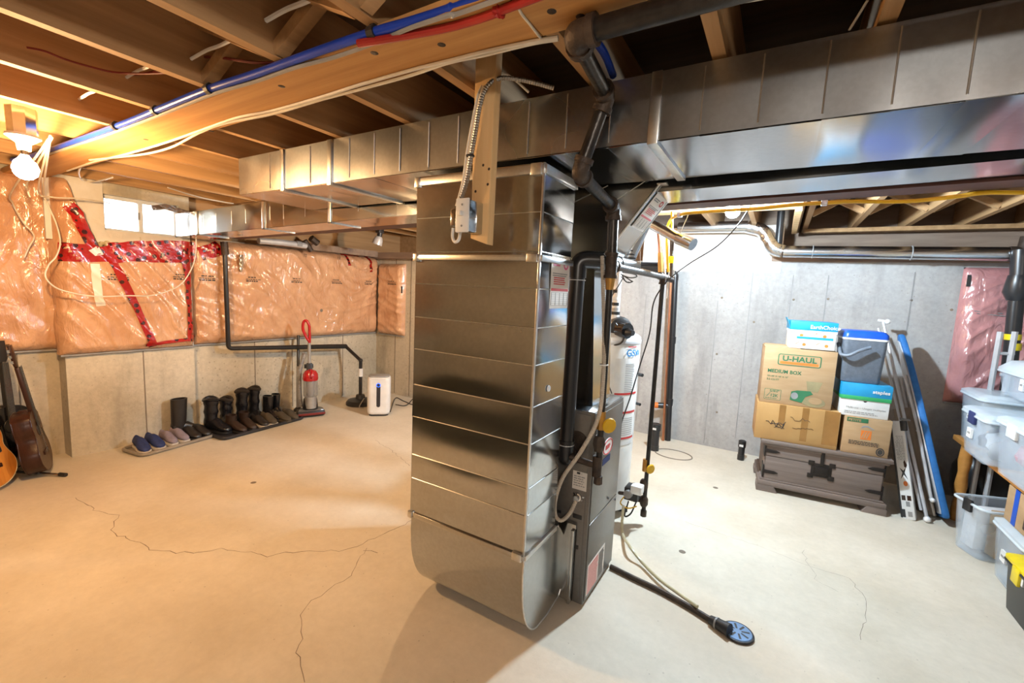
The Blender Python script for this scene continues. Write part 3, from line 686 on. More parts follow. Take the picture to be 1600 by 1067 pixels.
# rounded boot that turns into the furnace
prof = [(CY0+.002, CZB), (CY0-.002, .36)]
for i in range(13):
    a = pi*.5*i/12; prof.append((CY0+.17-.17*cos(a), .335-.30*sin(a)))
prof += [(1.72, .03), (1.84, .05), (1.875, .09), (1.875, .33), (1.80, .42), (CY1, CZB)]
obj('boot', MB().prism(prof, CX0+.003, CX1-.003, 'x'), 'galv', cl, ang=28)
obj('boot_cheek', MB().prism(prof, CX1-.003, CX1+.002, 'x'), 'galv2', cl, ang=28)
obj('boot_seam', MB().tube([(CX1+.001, y, z) for y, z in prof[:18]], .004, 6), 'cleat', cl)
obj('collar', MB().box((CX1-.03, 1.857, .03), (-.712, 1.872, .42)), 'galv2', cl, bevel=.003)
obj('collar', MB().box((-.728, 1.835, .03), (-.712, 1.872, .40)), 'galv2', cl, bevel=.003)
c = AX(857, 607, CX1+.004)
obj('port_plug', MB().lathe([(.014, 0), (.012, .004), (.008, .005)], 14, axis_m(c, (1, 0, 0))), 'white', cl)
for px, py in ((815, 518), (872, 822), (868, 829)):
    p = AY(px, py, CY0) if px < 840 else AX(px, py, CX1)
    obj('screw', MB().lathe([(.006, 0), (.004, .004)], 10, axis_m(p, (0, -1, 0) if px < 840 else (1, 0, 0))), 'chrome', cl)
# service label on its side
def sticker(parent, o, u, v, w, h, seed, logo='inkp', band='inkr', label='white service label with a pink round mark'):
    random.seed(seed)
    o = Vector(o); s = obj('label', quad_mb(o, u, v, 0, 0, w, h, t=.0012), 'label', parent, smooth=False, label=label)
    o2 = o+Vector(u).normalized().cross(Vector(v).normalized())*.0012
    obj('small_print', lines_mb(o2, u, v, w*.08, w*.92, [h*k for k in (.66, .62)], h*.018), 'inkgr', s, smooth=False)
    obj('bold_print', lines_mb(o2, u, v, w*.15, w*.85, [h*k for k in (.58, .54, .50, .46)], h*.02), band, s, smooth=False)
    obj('red_band', quad_mb(o2, u, v, w*.04, h*.335, w*.96, h*.385), band, s, smooth=False)
    m = MB()
    for k in range(7): quad_mb(o2, u, v, w*.05, h*(.06+.04*k), w*.95, h*(.064+.04*k), m)
    for k in range(5): quad_mb(o2, u, v, w*(.05+.225*k), h*.06, w*(.06+.225*k), h*.305, m)
    obj('service_table', m, 'inkgr', s, smooth=False)
    U, V = Vector(u).normalized(), Vector(v).normalized()
    c = o2+U*w*.76+V*h*.84
    ringm = MB(); 
    P = [c+U*(cos(a)*w*.13)+V*(sin(a)*h*.085) for a in [2*pi*i/24 for i in range(24)]]
    Q = [c+U*(cos(a)*w*.075)+V*(sin(a)*h*.045) for a in [2*pi*i/24 for i in range(24)]]
    nn = U.cross(V)*.0015
    ringm.add([p+nn for p in P+Q], [(i, (i+1) % 24, 24+(i+1) % 24, 24+i) for i in range(24)])
    obj('round_mark', ringm, logo, s, smooth=False)
    obj('faint_title', lines_mb(o2, u, v, w*.1, w*.56, [h*.86, h*.81], h*.03), 'inkp' if logo == 'inkp' else 'inkgr', s, smooth=False)
    return s
a = AX(856, 482, CX1); b = AX(889, 404, CX1)
sticker(cl, (CX1+.005, a.y, a.z), (0, 1, 0), (0, 0, 1), b.y-a.y, b.z-a.z, 3)

# --- supply plenum on the furnace, slanting up into the rear duct
GY0, GY1 = 1.98, 2.23
pn = thing('supply_plenum', 'slanted sheet-metal plenum rising from the furnace to the ceiling duct, with a label beneath', 'duct', (-.9, 2.1, .97))
k0 = AY(927, 618, GY0); k1 = AY(929, 418, GY0); k2 = AY(1031, 287, GY0)
poly = [(-1.30, .968), (k0.x, .968), (k1.x, k1.z), (k2.x, k2.z), (k2.x+.03, 1.99), (-1.30, 1.99)]
obj('plenum_body', MB().prism(poly, GY0, GY1, 'y'), 'galv', pn, ang=20)
sl = Vector((k2.x-k1.x, 0, k2.z-k1.z))
und = Vector((sl.z, 0, -sl.x)).normalized()
panel(pn, Vector((k1.x, GY0, k1.z))+sl*.12, sl*.86, (0, GY1-GY0, 0), und, 'galv2', amp=.002)
for y in (GY0, GY1): obj('standing_seam', MB().tube([(k1.x, y, k1.z), (k2.x, y, k2.z)], .006, 6), 'cleat', pn)
for a, b in (((948, 322), (1013, 280)), ((897, 316), (950, 290))):
    p, q = AY(*a, GY0), AY(*b, GY0); bead(pn, (p.x, GY0-.001, p.z), (q.x, GY0-.001, q.z), .002)
obj('drive_cleat', MB().box((k2.x-.01, GY0-.012, k2.z-.004), (k2.x+.03, GY1+.01, 1.985)), 'cleat', pn, bevel=.003)
slu = sl.normalized(); L = sl.length
def und_pt(px, py):
    return AP(px, py, (k1.x, GY0, k1.z), und)
e0 = und_pt(971, 345); e1 = und_pt(1030, 303)
s0 = (e0-Vector((k1.x, GY0, k1.z))).dot(slu); s1 = (e1-Vector((k1.x, GY0, k1.z))).dot(slu)
sticker(pn, Vector((k1.x, GY0+.035, k1.z))+slu*s0+und*.006, (0, 1, 0), slu, .185, s1-s0, 8, logo='inkr', label='white service label with red bands')

# ================================================================== FURNACE
FX0, FX1, FY0, FY1, FZ = -1.42, -.663, 1.878, 2.31, .962
fu = thing('furnace', 'grey steel furnace cabinet standing behind the tall metal duct', 'furnace', (-1.0, 2.1, 0))
obj('cabinet', MB().box((FX0, FY0+.006, .015), (FX1, FY1, FZ)), 'furn', fu, bevel=.006)
zt = AX(940, 796, FX1).z
obj('side_panel', MB().box((FX1, FY0+.016, zt+.003), (FX1+.005, FY1-.012, FZ-.02)), 'furn', fu, bevel=.002)
obj('side_panel', MB().box((FX1, FY0+.016, .03), (FX1+.005, FY1-.012, zt-.003)), 'furn', fu, bevel=.002)
obj('front_panel', MB().box((FX0+.02, FY0, .03), (FX1-.02, FY0+.006, FZ-.012)), 'furn', fu, bevel=.003)
obj('top_sheet', MB().box((FX0+.004, FY0+.004, FZ), (FX1-.004, FY1-.004, FZ+.004)), 'galv', fu, bevel=.002)
def on_front(px, py): return AY(px, py, FY0)
def on_side(px, py): return AX(px, py, FX1+.005)
c = on_front(902, 690)
obj('gas_inlet_hole', MB().lathe([(.052, 0), (.05, .004), (.036, .006), (.034, .001)], 24, axis_m(c, (0, -1, 0))), 'rust', fu)
a, b = on_front(894, 762), on_front(918, 740)
pl_ = obj('rating_plate', quad_mb((a.x, FY0-.0005, a.z), (1, 0, 0), (0, 0, 1), 0, 0, b.x-a.x, b.z-a.z), 'label', fu, smooth=False, label='small white printed notice')
random.seed(4)
obj('small_print', lines_mb((a.x, FY0-.0015, a.z), (1, 0, 0), (0, 0, 1), .006, b.x-a.x-.006, [(b.z-a.z)*k for k in (.2, .33, .46, .58, .70)], .004), 'inkgr', pl_, smooth=False)
obj('bold_print', lines_mb((a.x, FY0-.0015, a.z), (1, 0, 0), (0, 0, 1), .02, b.x-a.x-.02, [(b.z-a.z)*.86], .009), 'ink', pl_, smooth=False)
for px, py, w, h in ((902, 807, .045, .022), (902, 855, .012, .02), (874, 799, .02, .014)):
    c = on_front(px, py); obj('slot', MB().box((c.x-w/2, FY0-.003, c.z-h/2), (c.x+w/2, FY0+.002, c.z+h/2)), 'black', fu, bevel=.002)
c = on_front(903, 776)
obj('conduit_fitting', MB().lathe([(.02, 0), (.02, .01), (.014, .012), (.014, .03)], 12, axis_m(c, (0, -1, 0))), 'chrome', fu)
for dx, dz in ((-.02, .012), (.026, .004), (.02, -.012)):
    obj('screw', MB().lathe([(.006, 0), (.004, .004)], 8, axis_m(c+Vector((dx, 0, dz)), (0, -1, 0))), 'chrome', fu)
# oval emblem with blue plate and the warning sheet
c = on_side(949, 697)
n24 = [2*pi*i/28 for i in range(28)]
em = obj('emblem', poly_mb(c, (0, 1, 0), (0, 0, 1), [(.072*cos(a), .040*sin(a)) for a in n24], t=.003), 'white', fu, smooth=False)
obj('emblem_rim', MB().tube([c+Vector((.003, .066*cos(a), .036*sin(a))) for a in n24], .003, 6, closed=True), 'inkr', em)
obj('emblem_letters', lines_mb(c+Vector((.003, 0, 0)), (0, 1, 0), (0, 0, 1), -.035, .035, [-.011, -.003, .005], .006), 'inkr', em, smooth=False)
c = on_side(947, 718)
obj('blue_plate', quad_mb(c, (0, 1, 0), (0, 0, 1), -.055, -.016, .055, .016, t=.002), 'clothb', fu, smooth=False)
a = on_side(915, 932); b = on_side(945, 848)
ws = obj('warning_sheet', quad_mb(a, (0, 1, 0), (0, 0, 1), 0, 0, b.y-a.y, b.z-a.z), 'label', fu, smooth=False, label='white warning sheet with red and black print')
random.seed(5)
wsz = b.z-a.z; wsy = b.y-a.y
obj('red_print', lines_mb(a+Vector((.001, 0, 0)), (0, 1, 0), (0, 0, 1), .01, wsy*.6, [wsz*(.05+.085*k) for k in range(11)], .0036, rag=.1), 'inkr', ws, smooth=False)
obj('black_print', lines_mb(a+Vector((.001, 0, 0)), (0, 1, 0), (0, 0, 1), wsy*.64, wsy*.96, [wsz*(.05+.06*k) for k in range(15)], .0038, rag=.2), 'ink', ws, smooth=False)
for px, py in ((950, 778), (961, 780)): 
    c = on_side(px, py); obj('screw', MB().lathe([(.007, 0), (.005, .004)], 8, axis_m(c, (1, 0, 0))), 'black', fu)

# ================================================================== PIPES AROUND THE FURNACE
vt = thing('vent_pipe', 'thick black plastic vent pipe rising beside the tall metal duct', 'pipe', AY(882, 700, 1.82))
p_top = AY(903, 416, 1.82); p_bot = AY(884, 700, 1.82)
obj('riser', MB().tube([p_bot, p_top], .033, 18), 'abs', vt)
e = AY(915, 409, 1.84)
obj('elbow', MB().tube(bent([p_top-Vector((0, 0, .05)), p_top+Vector((0, 0, .03)), p_top+Vector((.09, .05, .03))], .05, 8), .038, 18), 'abs', vt)
r0 = p_top+Vector((.08, .045, .03)); r1 = AY(992, 416, 2.45)
obj('run', MB().tube([r0, r1], .033, 18), 'abs', vt)
obj('coupling', MB().tube([r0.lerp(r1, .42), r0.lerp(r1, .50)], .037, 18), 'abs', vt)
obj('coupling', MB().tube([p_bot+Vector((0, 0, .55)), p_bot+Vector((0, 0, .551))], .0335, 18), 'abs', vt)
obj('strap', MB().tube([p_bot+Vector((.036*cos(a), .036*sin(a), .02)) for a in n24], .003, 6, closed=True), 'alum', vt)
obj('strap', MB().tube([p_top+Vector((.036*cos(a), .036*sin(a), -.06)) for a in n24], .002, 6, closed=True), 'alum', vt)
obj('inlet_elbow', MB().tube(bent([p_bot+Vector((0, 0, .04)), p_bot+Vector((0, 0, -.05)), (p_bot.x+.02, FY0+.002, p_bot.z-.05)], .05, 6), .038, 18), 'abs', vt)

gp = thing('gas_pipe', 'black iron gas pipe with elbows dropping from the beam to the furnace', 'pipe', (-.6, 1.8, .68))
E0 = Vector((XR-.05, 1.02, 2.118)); E1 = AZ(893, 48, 2.125); E1.y = 1.05
E0.z = E1.z; E0.y = 1.035
E2 = AY(948, 150, 1.40); E3 = AY(905, 271, 1.40); E4 = AY(959, 325, 1.80); E5 = AY(955, 415, 1.80); E6 = AY(934, 755, 1.80)
R1 = .026
obj('ceiling_run', MB().tube([E1, E0], R1, 16), 'iron', gp)
obj('upper_arm', MB().tube([E1, E2], R1*.82, 16), 'iron', gp); obj('slanted_drop', MB().tube([E2, E3], R1*.82, 16), 'iron', gp)
obj('lower_arm', MB().tube([E3, E4], R1*.82, 16), 'iron', gp); obj('drop', MB().tube([E4, E5], R1*.82, 16), 'iron', gp)
def elbow(parent, a, c, b, r, name='elbow'):
    u = (a-c).normalized(); w = (b-c).normalized(); l = r*2.0
    o = obj(name, MB().tube(bent([c+u*l, c, c+w*l], l*.9, 6), r*1.28, 16), 'rust', parent)
    for d in (u, w): obj('collar', MB().tube([c+d*l*.75, c+d*l*1.15], r*1.48, 16), 'rust', o)
    return o
elbow(gp, E0, E1, E2, R1*.95); elbow(gp, E1, E2, E3, R1*.84); elbow(gp, E2, E3, E4, R1*.84); elbow(gp, E3, E4, E5, R1*.84)
BR = AY(1036, 433, 2.84); BE = AY(1050, 438, 2.95)
def tee(parent, c, d1, d2, r):
    o = obj('tee', MB().tube([c-d1*r*2.6, c+d1*r*2.6], r*1.3, 16).tube([c, c+d2*r*2.6], r*1.3, 16), 'rust', parent)
    for d in (d1, -d1, d2): obj('collar', MB().tube([c+d*r*2.1, c+d*r*2.8], r*1.5, 16), 'rust', o)
    return o
tee(gp, E5, Vector((0, 0, 1)), (BR-E5).normalized(), R1*.72)
obj('reducer', MB().tube([E5-Vector((0, 0, .05)), E5-Vector((0, 0, .10))], [.022, .016], 14), 'brass', gp)
obj('furnace_drop', MB().tube([E5-Vector((0, 0, .09)), E6], .0135, 12), 'iron', gp)
obj('branch', MB().tube([E5, BR], R1*.62, 14), 'iron', gp)
c = AY(936, 693, 1.80)
obj('union', MB().tube([c+Vector((0, 0, .035)), c+Vector((0, 0, .02)), c, c-Vector((0, 0, .02)), c-Vector((0, 0, .035))], [.018, .026, .028, .024, .018], 8), 'rust', gp)
vv = AY(939, 660, 1.80)
gv = obj('shutoff_valve', MB().tube([vv+Vector((0, 0, .05)), vv-Vector((0, 0, .03))], .019, 8), 'brass', gp)
obj('valve_handle', MB().tube([vv+Vector((.02, -.01, 0)), vv+Vector((.05, -.02, 0))], [.008, .008], 8).lathe([(.030, -.006), (.034, 0), (.030, .006)], 12, axis_m(vv+Vector((.045, -.022, 0)), (.8, -.6, 0))), 'yel', gv)
c = AY(933, 728, 1.80)
t_ = obj('tee', MB().tube([c+Vector((0, 0, .045)), c-Vector((0, 0, .045))], .021, 12), 'rust', gp)
q = AY(893, 724, 1.80)
obj('furnace_nipple', MB().tube([c, (q.x, 1.80, c.z+.01), (q.x-.02, FY0, c.z+.01)], .013, 12), 'rust', gp)
obj('drip_cap', MB().tube([E6+Vector((0, 0, .035)), E6, E6-Vector((0, 0, .004))], [.019, .020, .015], 8), 'rust', gp)

g2 = thing('heater_gas_drop', 'thin iron gas pipe with yellow valve hanging beside the water heater', 'pipe', AY(1005, 806, 2.84))
e = AY(1005, 806, 2.84)
tee(g2, BR, (BE-BR).normalized(), Vector((0, 0, -1)), R1*.60)
obj('end_nipple', MB().tube([BR, BE], R1*.62, 12), 'iron', g2)
obj('drop', MB().tube([BR, e], .0135, 12), 'iron', g2)
vv = AY(1008, 729, 2.84)
gv = obj('shutoff_valve', MB().tube([vv+Vector((0, 0, .05)), vv-Vector((0, 0, .03))], .018, 8), 'brass', g2)
obj('valve_handle', MB().tube([vv+Vector((.02, -.01, 0)), vv+Vector((.05, -.02, 0))], .008, 8).lathe([(.028, -.006), (.033, 0), (.028, .006)], 12, axis_m(vv+Vector((.04, -.02, 0)), (.8, -.6, 0))), 'yel', gv)
for py in (757, 783): 
    c = AY(1006, py, 2.84); obj('union', MB().tube([c+Vector((0, 0, .035)), c+Vector((0, 0, .018)), c-Vector((0, 0, .018)), c-Vector((0, 0, .035))], [.018, .027, .027, .018], 8), 'rust', g2)
obj('drip_cap', MB().tube([e+Vector((0, 0, .04)), e], .020, 8), 'rust', g2)
c = AY(1006, 783, 2.84)
obj('valve_nipple', MB().tube([c, AY(985, 779, 2.80)], .012, 10), 'rust', g2)

bxm = thing('beige_conduit', 'beige ribbed flexible conduit looping down to the furnace panel', 'conduit', AY(870, 806, 1.79))
pts = spline([AY(941, 400, 1.83), AY(944, 520, 1.80), AY(942, 600, 1.775), AY(934, 655, 1.775), AY(908, 705, 1.78), AY(880, 745, 1.79), AY(868, 780, 1.79), AY(868, 805, 1.80), AY(877, 813, 1.81), AY(890, 802, 1.83), AY(901, 780, FY0-.02)], 10)
pts = resample(pts, .0045)
obj('ribbed_hose', MB().tube(pts, [.0098 if i % 2 else .0082 for i in range(len(pts))], 8, cap=True), 'beige', bxm)
c = pts[int(len(pts)*.33)]
obj('clip', MB().tube([c+Vector((.016*cos(a), .016*sin(a), 0)) for a in n24], .003, 6, closed=True), 'white', bxm)

# ================================================================== WATER HEATER
hb = AZ(962, 806); HC = Vector((-.965, 2.92, 0)); HR = .205
wh = thing('water_heater', 'white water heater tank with printed labels behind the furnace', 'water heater', HC)
ztop = 1.245
T = Matrix.Translation(HC)
obj('tank', MB().lathe([(HR-.03, .06), (HR, .065), (HR, ztop-.03), (HR-.004, ztop-.012), (HR-.02, ztop), (.09, ztop+.03), (.02, ztop+.032)], 48, T), 'whitem', wh)
obj('top_band', MB().lathe([(HR+.001, ztop-.06), (HR+.003, ztop-.055), (HR+.003, ztop-.035), (HR+.001, ztop-.03)], 48, T), 'alum', wh)
for a in (0.3, 2.4, 4.5): obj('foot', MB().box((-.05, -.03, 0), (.05, .03, .065), T @ Matrix.Rotation(a, 4, 'Z') @ Matrix.Translation((HR-.05, 0, 0))), 'black', wh, bevel=.004)
def wrap(parent, name, a0, a1, z0, z1, mat, off=.0015, n=10):
    m = MB().grid(lambda s, t: HC+Vector(((HR+off)*cos(a0+(a1-a0)*s), (HR+off)*sin(a0+(a1-a0)*s), z0+(z1-z0)*t)), n, 1)
    return obj(name, m, mat, parent, ang=60)
A0 = math.atan2(-.83, .56)
lb = wrap(wh, 'instruction_label', A0-.05, A0+.95, .52, 1.10, 'paper')
for z in (.86, .735, .56): wrap(lb, 'red_rule', A0-.02, A0+.92, z, z+.014, 'inkr', .0028)
wrap(lb, 'red_block', A0+.02, A0+.18, .795, .83, 'inkr', .0028)
for k in range(16): wrap(lb, 'print_row', A0+.30, A0+.62+.1*random.random(), 1.06-.012*k, 1.064-.012*k, 'inkgr', .0028, 5)
for k in range(9): wrap(lb, 'print_row', A0+.2, A0+.8, .70-.014*k, .703-.014*k, 'inkgr', .0028, 5)
tm = text_mb('GSW', .062, (0, 0, 0), (1, 0, 0), (0, 1, 0), bold=.02)
obj('maker_name', MB().add([HC+Vector(((HR+.004)*cos(A0+.28+v.x/HR), (HR+.004)*sin(A0+.28+v.x/HR), 1.115+v.y)) for v in tm.v], tm.f), 'inkb', wh, smooth=False)
wrap(wh, 'red_swoosh', A0+.34, A0+.72, 1.172, 1.179, 'inkr', .003)
# blower on top
bc = AY(968, 514, 2.86)
bl = obj('blower_housing', MB().lathe([(.03, -.05), (.075, -.045), (.085, 0), (.075, .045), (.05, .06)], 20, Matrix.Translation(bc) @ Matrix.Rotation(pi/2, 4, 'X') @ Matrix.Rotation(.5, 4, 'Y')), 'black', wh)
obj('blower_motor', MB().tube([bc+Vector((.02, -.06, .0)), bc+Vector((.085, -.10, .0))], .05, 14), 'blackg', bl)
obj('blower_base', MB().box(bc+Vector((-.08, -.08, -.11)), bc+Vector((.07, .08, -.05))), 'black', bl, bevel=.01)
obj('blower_foot', MB().box((bc.x-.06, bc.y-.05, ztop+.01), (bc.x+.05, bc.y+.05, bc.z-.10)), 'alum', bl, bevel=.004)
obj('motor_shaft', MB().tube([bc+Vector((.085, -.10, -.01)), bc+Vector((.125, -.12, -.01))], [.03, .018], 10), 'black', bl)
obj('side_box', MB().box(AY(921, 585, 2.75), AY(936, 512, 2.75)+Vector((0, .08, 0))), 'black', wh, bevel=.004)
# gas control
gc = AY(986, 773, 2.74)
ctl = obj('gas_control', MB().box(gc+Vector((-.045, -.01, -.04)), gc+Vector((.045, .09, .045))), 'black', wh, bevel=.008)
obj('knob', MB().tube([gc+Vector((-.01, -.01, .01)), gc+Vector((-.015, -.04, .012))], .026, 12), 'greyp', ctl)
obj('control_cover', MB().box(gc+Vector((.0, -.03, .02)), gc+Vector((.07, .04, .075))), 'white', ctl, bevel=.006)
obj('yellow_lead', MB().tube(spline([gc+Vector((-.03, -.02, 0)), gc+Vector((-.05, -.05, -.05)), gc+Vector((0, -.05, -.07)), gc+Vector((.05, -.03, -.05))]), .004, 6), 'yel', ctl)
obj('black_lead', MB().tube(spline([gc+Vector((.04, -.02, -.03)), gc+Vector((.02, -.05, -.10)), gc+Vector((-.02, -.04, -.13)), gc+Vector((-.02, .03, -.06))]), .005, 6), 'wireb', ctl)
obj('drain_tap', MB().tube([AY(968, 770, 2.76), AY(976, 771, 2.72)], .012, 10), 'rust', wh)
obj('relief_cap', MB().tube([HC+Vector((HR*.9, .05, .98)), HC+Vector((HR+.03, .02, .98))], .012, 8), 'black', wh)
obj('relief_cap', MB().tube([HC+Vector((HR*.9, .05, .78)), HC+Vector((HR+.03, .02, .78))], .010, 8), 'black', wh)
obj('blower_lead', MB().tube(spline([AY(962, 505, 2.76), AY(974, 525, 2.74), AY(970, 536, 2.74), AY(958, 538, 2.74), AY(951, 526, 2.74)]), .006, 8), 'wireb', wh)

pv = thing('white_drain_pipe', 'cream plastic pipe standing upright between furnace and water heater', 'pipe', AY(936, 614, 2.42))
a = AY(936, 616, 2.42); b = AY(946, 425, 2.42)
a = a.lerp(b, a.z/(a.z-b.z)); a.z = 0
obj('upright', MB().tube([a, b], .025, 16), 'pvc', pv)
c = AY(936, 573, 2.42); obj('coupling', MB().tube([c+Vector((0, 0, .03)), c-Vector((0, 0, .03))], .030, 16), 'pvc', pv)
c = AY(939, 575, 2.42); obj('red_mark', MB().box(c+Vector((.004, -.036, -.006)), c+Vector((.018, -.03, .006))), 'inkr', pv)
pv3 = thing('short_drain_pipe', 'shorter capped cream plastic pipe behind the furnace, beside the upright one', 'pipe', AY(922, 605, 2.40))
a = AY(923, 612, 2.36); b = AY(925, 545, 2.36); a = a.lerp(b, a.z/(a.z-b.z)); a.z = 0
obj('upright', MB().tube([a, b], .018, 14), 'pvc', pv3); obj('cap', MB().tube([b, b+Vector((0, 0, .02))], .022, 14), 'pvc', pv3)
pv2 = thing('heater_vent', 'white plastic flue with black banded couplings above the water heater', 'pipe', AY(961, 500, 2.86))
a = AY(961, 505, 2.86); b = AY(966, 430, 2.86); c = AY(978, 380, 2.95)
obj('flue', MB().tube([a, b, c], .024, 16), 'white', pv2)
for k, mt, r in ((455, 'black', .030), (466, 'white', .031), (475, 'black', .030), (483, 'silverp', .028), (489, 'black', .030), (496, 'white', .031)):
    p = AY(961.5, k, 2.86); obj('band', MB().tube([p+Vector((0, 0, .010)), p-Vector((0, 0, .010))], r, 16), mt, pv2)
fp = thing('flue_duct', 'dark metal round duct slanting up behind the plenum', 'pipe', AY(983, 402, 2.6))
obj('round_duct', MB().tube([AY(980, 405, 2.5), AY(987, 388, 2.5), AY(1003, 352, 2.5), AY(1012, 330, 2.5)], .045, 18), 'galv2', fp)
for k in (.0, .02, .04): p = AY(980, 405, 2.5); obj('rib', MB().tube([p+Vector((k*.2, 0, k)), p+Vector((k*.2, 0, k+.008))], .05, 18), 'abs', fp)
fp2 = thing('grey_round_duct', 'grey capped round duct pointing right, above the coiled pipes', 'pipe', AY(1020, 350, 2.9))
obj('round_duct', MB().tube([AY(1008, 345, 2.9), AY(1065, 375, 2.75)], .031, 18), 'galv3', fp2); obj('end_cap', MB().tube([AY(1060, 372, 2.76), AY(1083, 382, 2.72)], .036, 18), 'galv2', fp2)
fp3 = thing('white_roll', 'short white plastic tube below the grey round duct', 'pipe', AY(1050, 372, 3.0))
obj('tube', MB().tube([AY(1047, 369, 3.0), AY(1076, 380, 2.95)], .028, 16), 'white', fp3)

# ================================================================== PIPES AND CABLES OF THE ROOM
yc = thing('yellow_gas_line', 'bright yellow tube along the steel beam, bending down above the water heater', 'pipe', AY(1044, 420, 2.9))
ypts = [AY(1044, 425, 2.9), AY(1042, 380, 2.9), AY(1045, 348, 2.9)]
ypts += [AZ(px, py, 1.962) for px, py in ((1062, 336), (1100, 331), (1180, 326), (1240, 320), (1290, 317), (1330, 315), (1400, 315), (1440, 313), (1495, 307), (1540, 301), (1599, 301), (1640, 299))]
obj('tube', MB().tube(spline(ypts, 6), .0085, 8), 'yel', yc)
for px, py in ((1288, 317), (1062, 336)): c = AZ(px, py, 1.962); obj('strap', MB().box(c+Vector((-.012, -.014, -.012)), c+Vector((.012, .014, .012))), 'alum', yc, bevel=.003)
y2 = thing('yellow_gas_stub', 'straight yellow tube with brass fittings beside the bent yellow tube', 'pipe', AY(1052, 432, 2.95))
obj('tube', MB().tube([AY(1050, 330, 2.95), AY(1050, 372, 2.95)], .008, 8), 'yel', y2)
obj('fitting', MB().tube([AY(1050, 362, 2.95), AY(1049, 432, 2.95)], [.013, .011], 10), 'rust', y2)
obj('yellow_tag', MB().box(AY(1044, 411, 2.93), AY(1053, 400, 2.93)+Vector((0, .015, 0))), 'yelb', y2, bevel=.002)
obj('valve_handle', MB().box(AY(1051, 370, 2.93), AY(1059, 363, 2.93)+Vector((0, .02, 0))), 'yelb', y2, bevel=.002)
obj('white_tag', MB().box(AY(1053, 433, 2.93), AY(1056, 385, 2.93)+Vector((0, .002, 0))), 'paper', y2)
obj('white_tag', MB().box(AY(1041, 466, 2.92), AY(1046, 425, 2.92)+Vector((0, .002, 0))), 'paper', y2)
cp = thing('copper_pipe', 'copper water pipe curving over towards the water heater', 'pipe', AY(1034, 430, 3.0))
obj('tube', MB().tube(spline([AY(1032, 432, 3.0), AY(1031, 400, 3.0), AY(1028, 360, 3.0), AY(1018, 344, 3.0), AY(1008, 342, 3.0), AY(985, 350, 3.0)]), .010, 10), 'copper', cp)
obj('fitting', MB().tube([AY(1032, 425, 3.0), AY(1031.5, 395, 3.0)], .016, 10), 'brass', cp)
cp2 = thing('green_copper_pipe', 'tarnished pale green copper pipe beside the yellow tubes', 'pipe', AY(1037, 435, 3.02))
obj('tube', MB().tube(spline([AY(1039, 432, 3.02), AY(1037, 405, 3.02), AY(1034, 385, 3.02), AY(1031, 372, 3.02)]), .007, 8), 'alum', cp2)
cp3 = thing('pink_drop_pipe', 'pinkish copper pipe running down the wall next to the black drain pipe', 'pipe', AY(1042, 690, 4.72))
obj('tube', MB().tube([AY(1049, 436, 4.72), AY(1036, 688, 4.72)], .013, 10), 'copper', cp3)
ek = thing('expansion_valve', 'small brass and blue valve hanging on the water pipe behind the furnace', 'valve', AY(930, 475, 2.6))
obj('lead_pipe', MB().tube([AY(931, 430, 2.6), Vector((AY(931, 430, 2.6).x, 2.6, ZS))], .006, 8), 'copper', ek); obj('brass_body', MB().tube([AY(930, 452, 2.6), AY(931, 425, 2.6)], .012, 10), 'brass', ek); obj('blue_cap', MB().tube([AY(926, 475, 2.6), AY(927, 462, 2.6)], .016, 10), 'clothb', ek); obj('collar', MB().tube([AY(928, 463, 2.6), AY(929, 450, 2.6)], .014, 8), 'chrome', ek)
tp = thing('cold_water_pipe', 'dark horizontal water pipe behind the gas branch', 'pipe', AY(1000, 414, 3.1))
obj('tube', MB().tube([AY(985, 413, 3.1), AY(1040, 414, 3.1)], .018, 10), 'abs', tp); obj('riser', MB().tube([AY(986, 413, 3.1), Vector((AY(986, 413, 3.1).x, 3.1, ZS))], .012, 8), 'abs', tp)

ab = thing('wall_drain_pipe', 'tall black plastic drain pipe on the grey concrete wall, with orange clean-out plug', 'pipe', AY(1043, 692, 4.77))
a = AY(1043, 690, 4.77); a.z = .0; b = AY(1055, 432, 4.77)
obj('riser', MB().tube([a, b], .030, 16), 'abs', ab); obj('elbow', MB().tube(bent([b-Vector((0, 0, .04)), b+Vector((0, 0, .03)), b+Vector((-.12, 0, .05))], .05), .034, 16), 'abs', ab)
obj('run', MB().tube([b+Vector((-.1, 0, .045)), AY(1000, 414, 4.77)], .03, 14), 'abs', ab)
c = AY(1047, 634, 4.77); d = AY(1028, 633, 4.73)
obj('clean_out_arm', MB().tube([c, d], .03, 14), 'abs', ab); obj('clean_out_plug', MB().tube([d, d+(d-c).normalized()*.035], .031, 14), 'inko', ab); obj('plug_nut', MB().tube([d+(d-c).normalized()*.03, d+(d-c).normalized()*.055], .012, 4), 'clothb', ab)
for k in (.22, .6): p = a.lerp(b, k); obj('coupling', MB().tube([p, p+Vector((0, 0, .07))], .035, 16), 'abs', ab)
def stub(pix, h, r, label):
    c = AZ(*pix); t = thing('floor_drain_stub', label, 'pipe', c)
    obj('pipe', MB().tube([c, c+Vector((0, 0, h))], r, 18), 'abs', t); obj('cap', MB().lathe([(r*1.18, h-.06), (r*1.18, h), (r*.9, h+.004), (r*.9, h-.02)], 18, Matrix.Translation(c)), 'abs', t)
    obj('coupling', MB().tube([c, c+Vector((0, 0, .05))], r*1.1, 18), 'abs', t)
    obj('sticker', MB().box(c+Vector((-.022, -r*1.2, h-.05)), c+Vector((.012, -r*1.15, h-.03))), 'paper', t)
    return t
stub((1022, 703), .265, .040, 'thicker black capped pipe standing up from the floor by the sump ring')
stub((1157, 718), .185, .028, 'thin short black capped pipe standing up from the floor near the wooden chest')

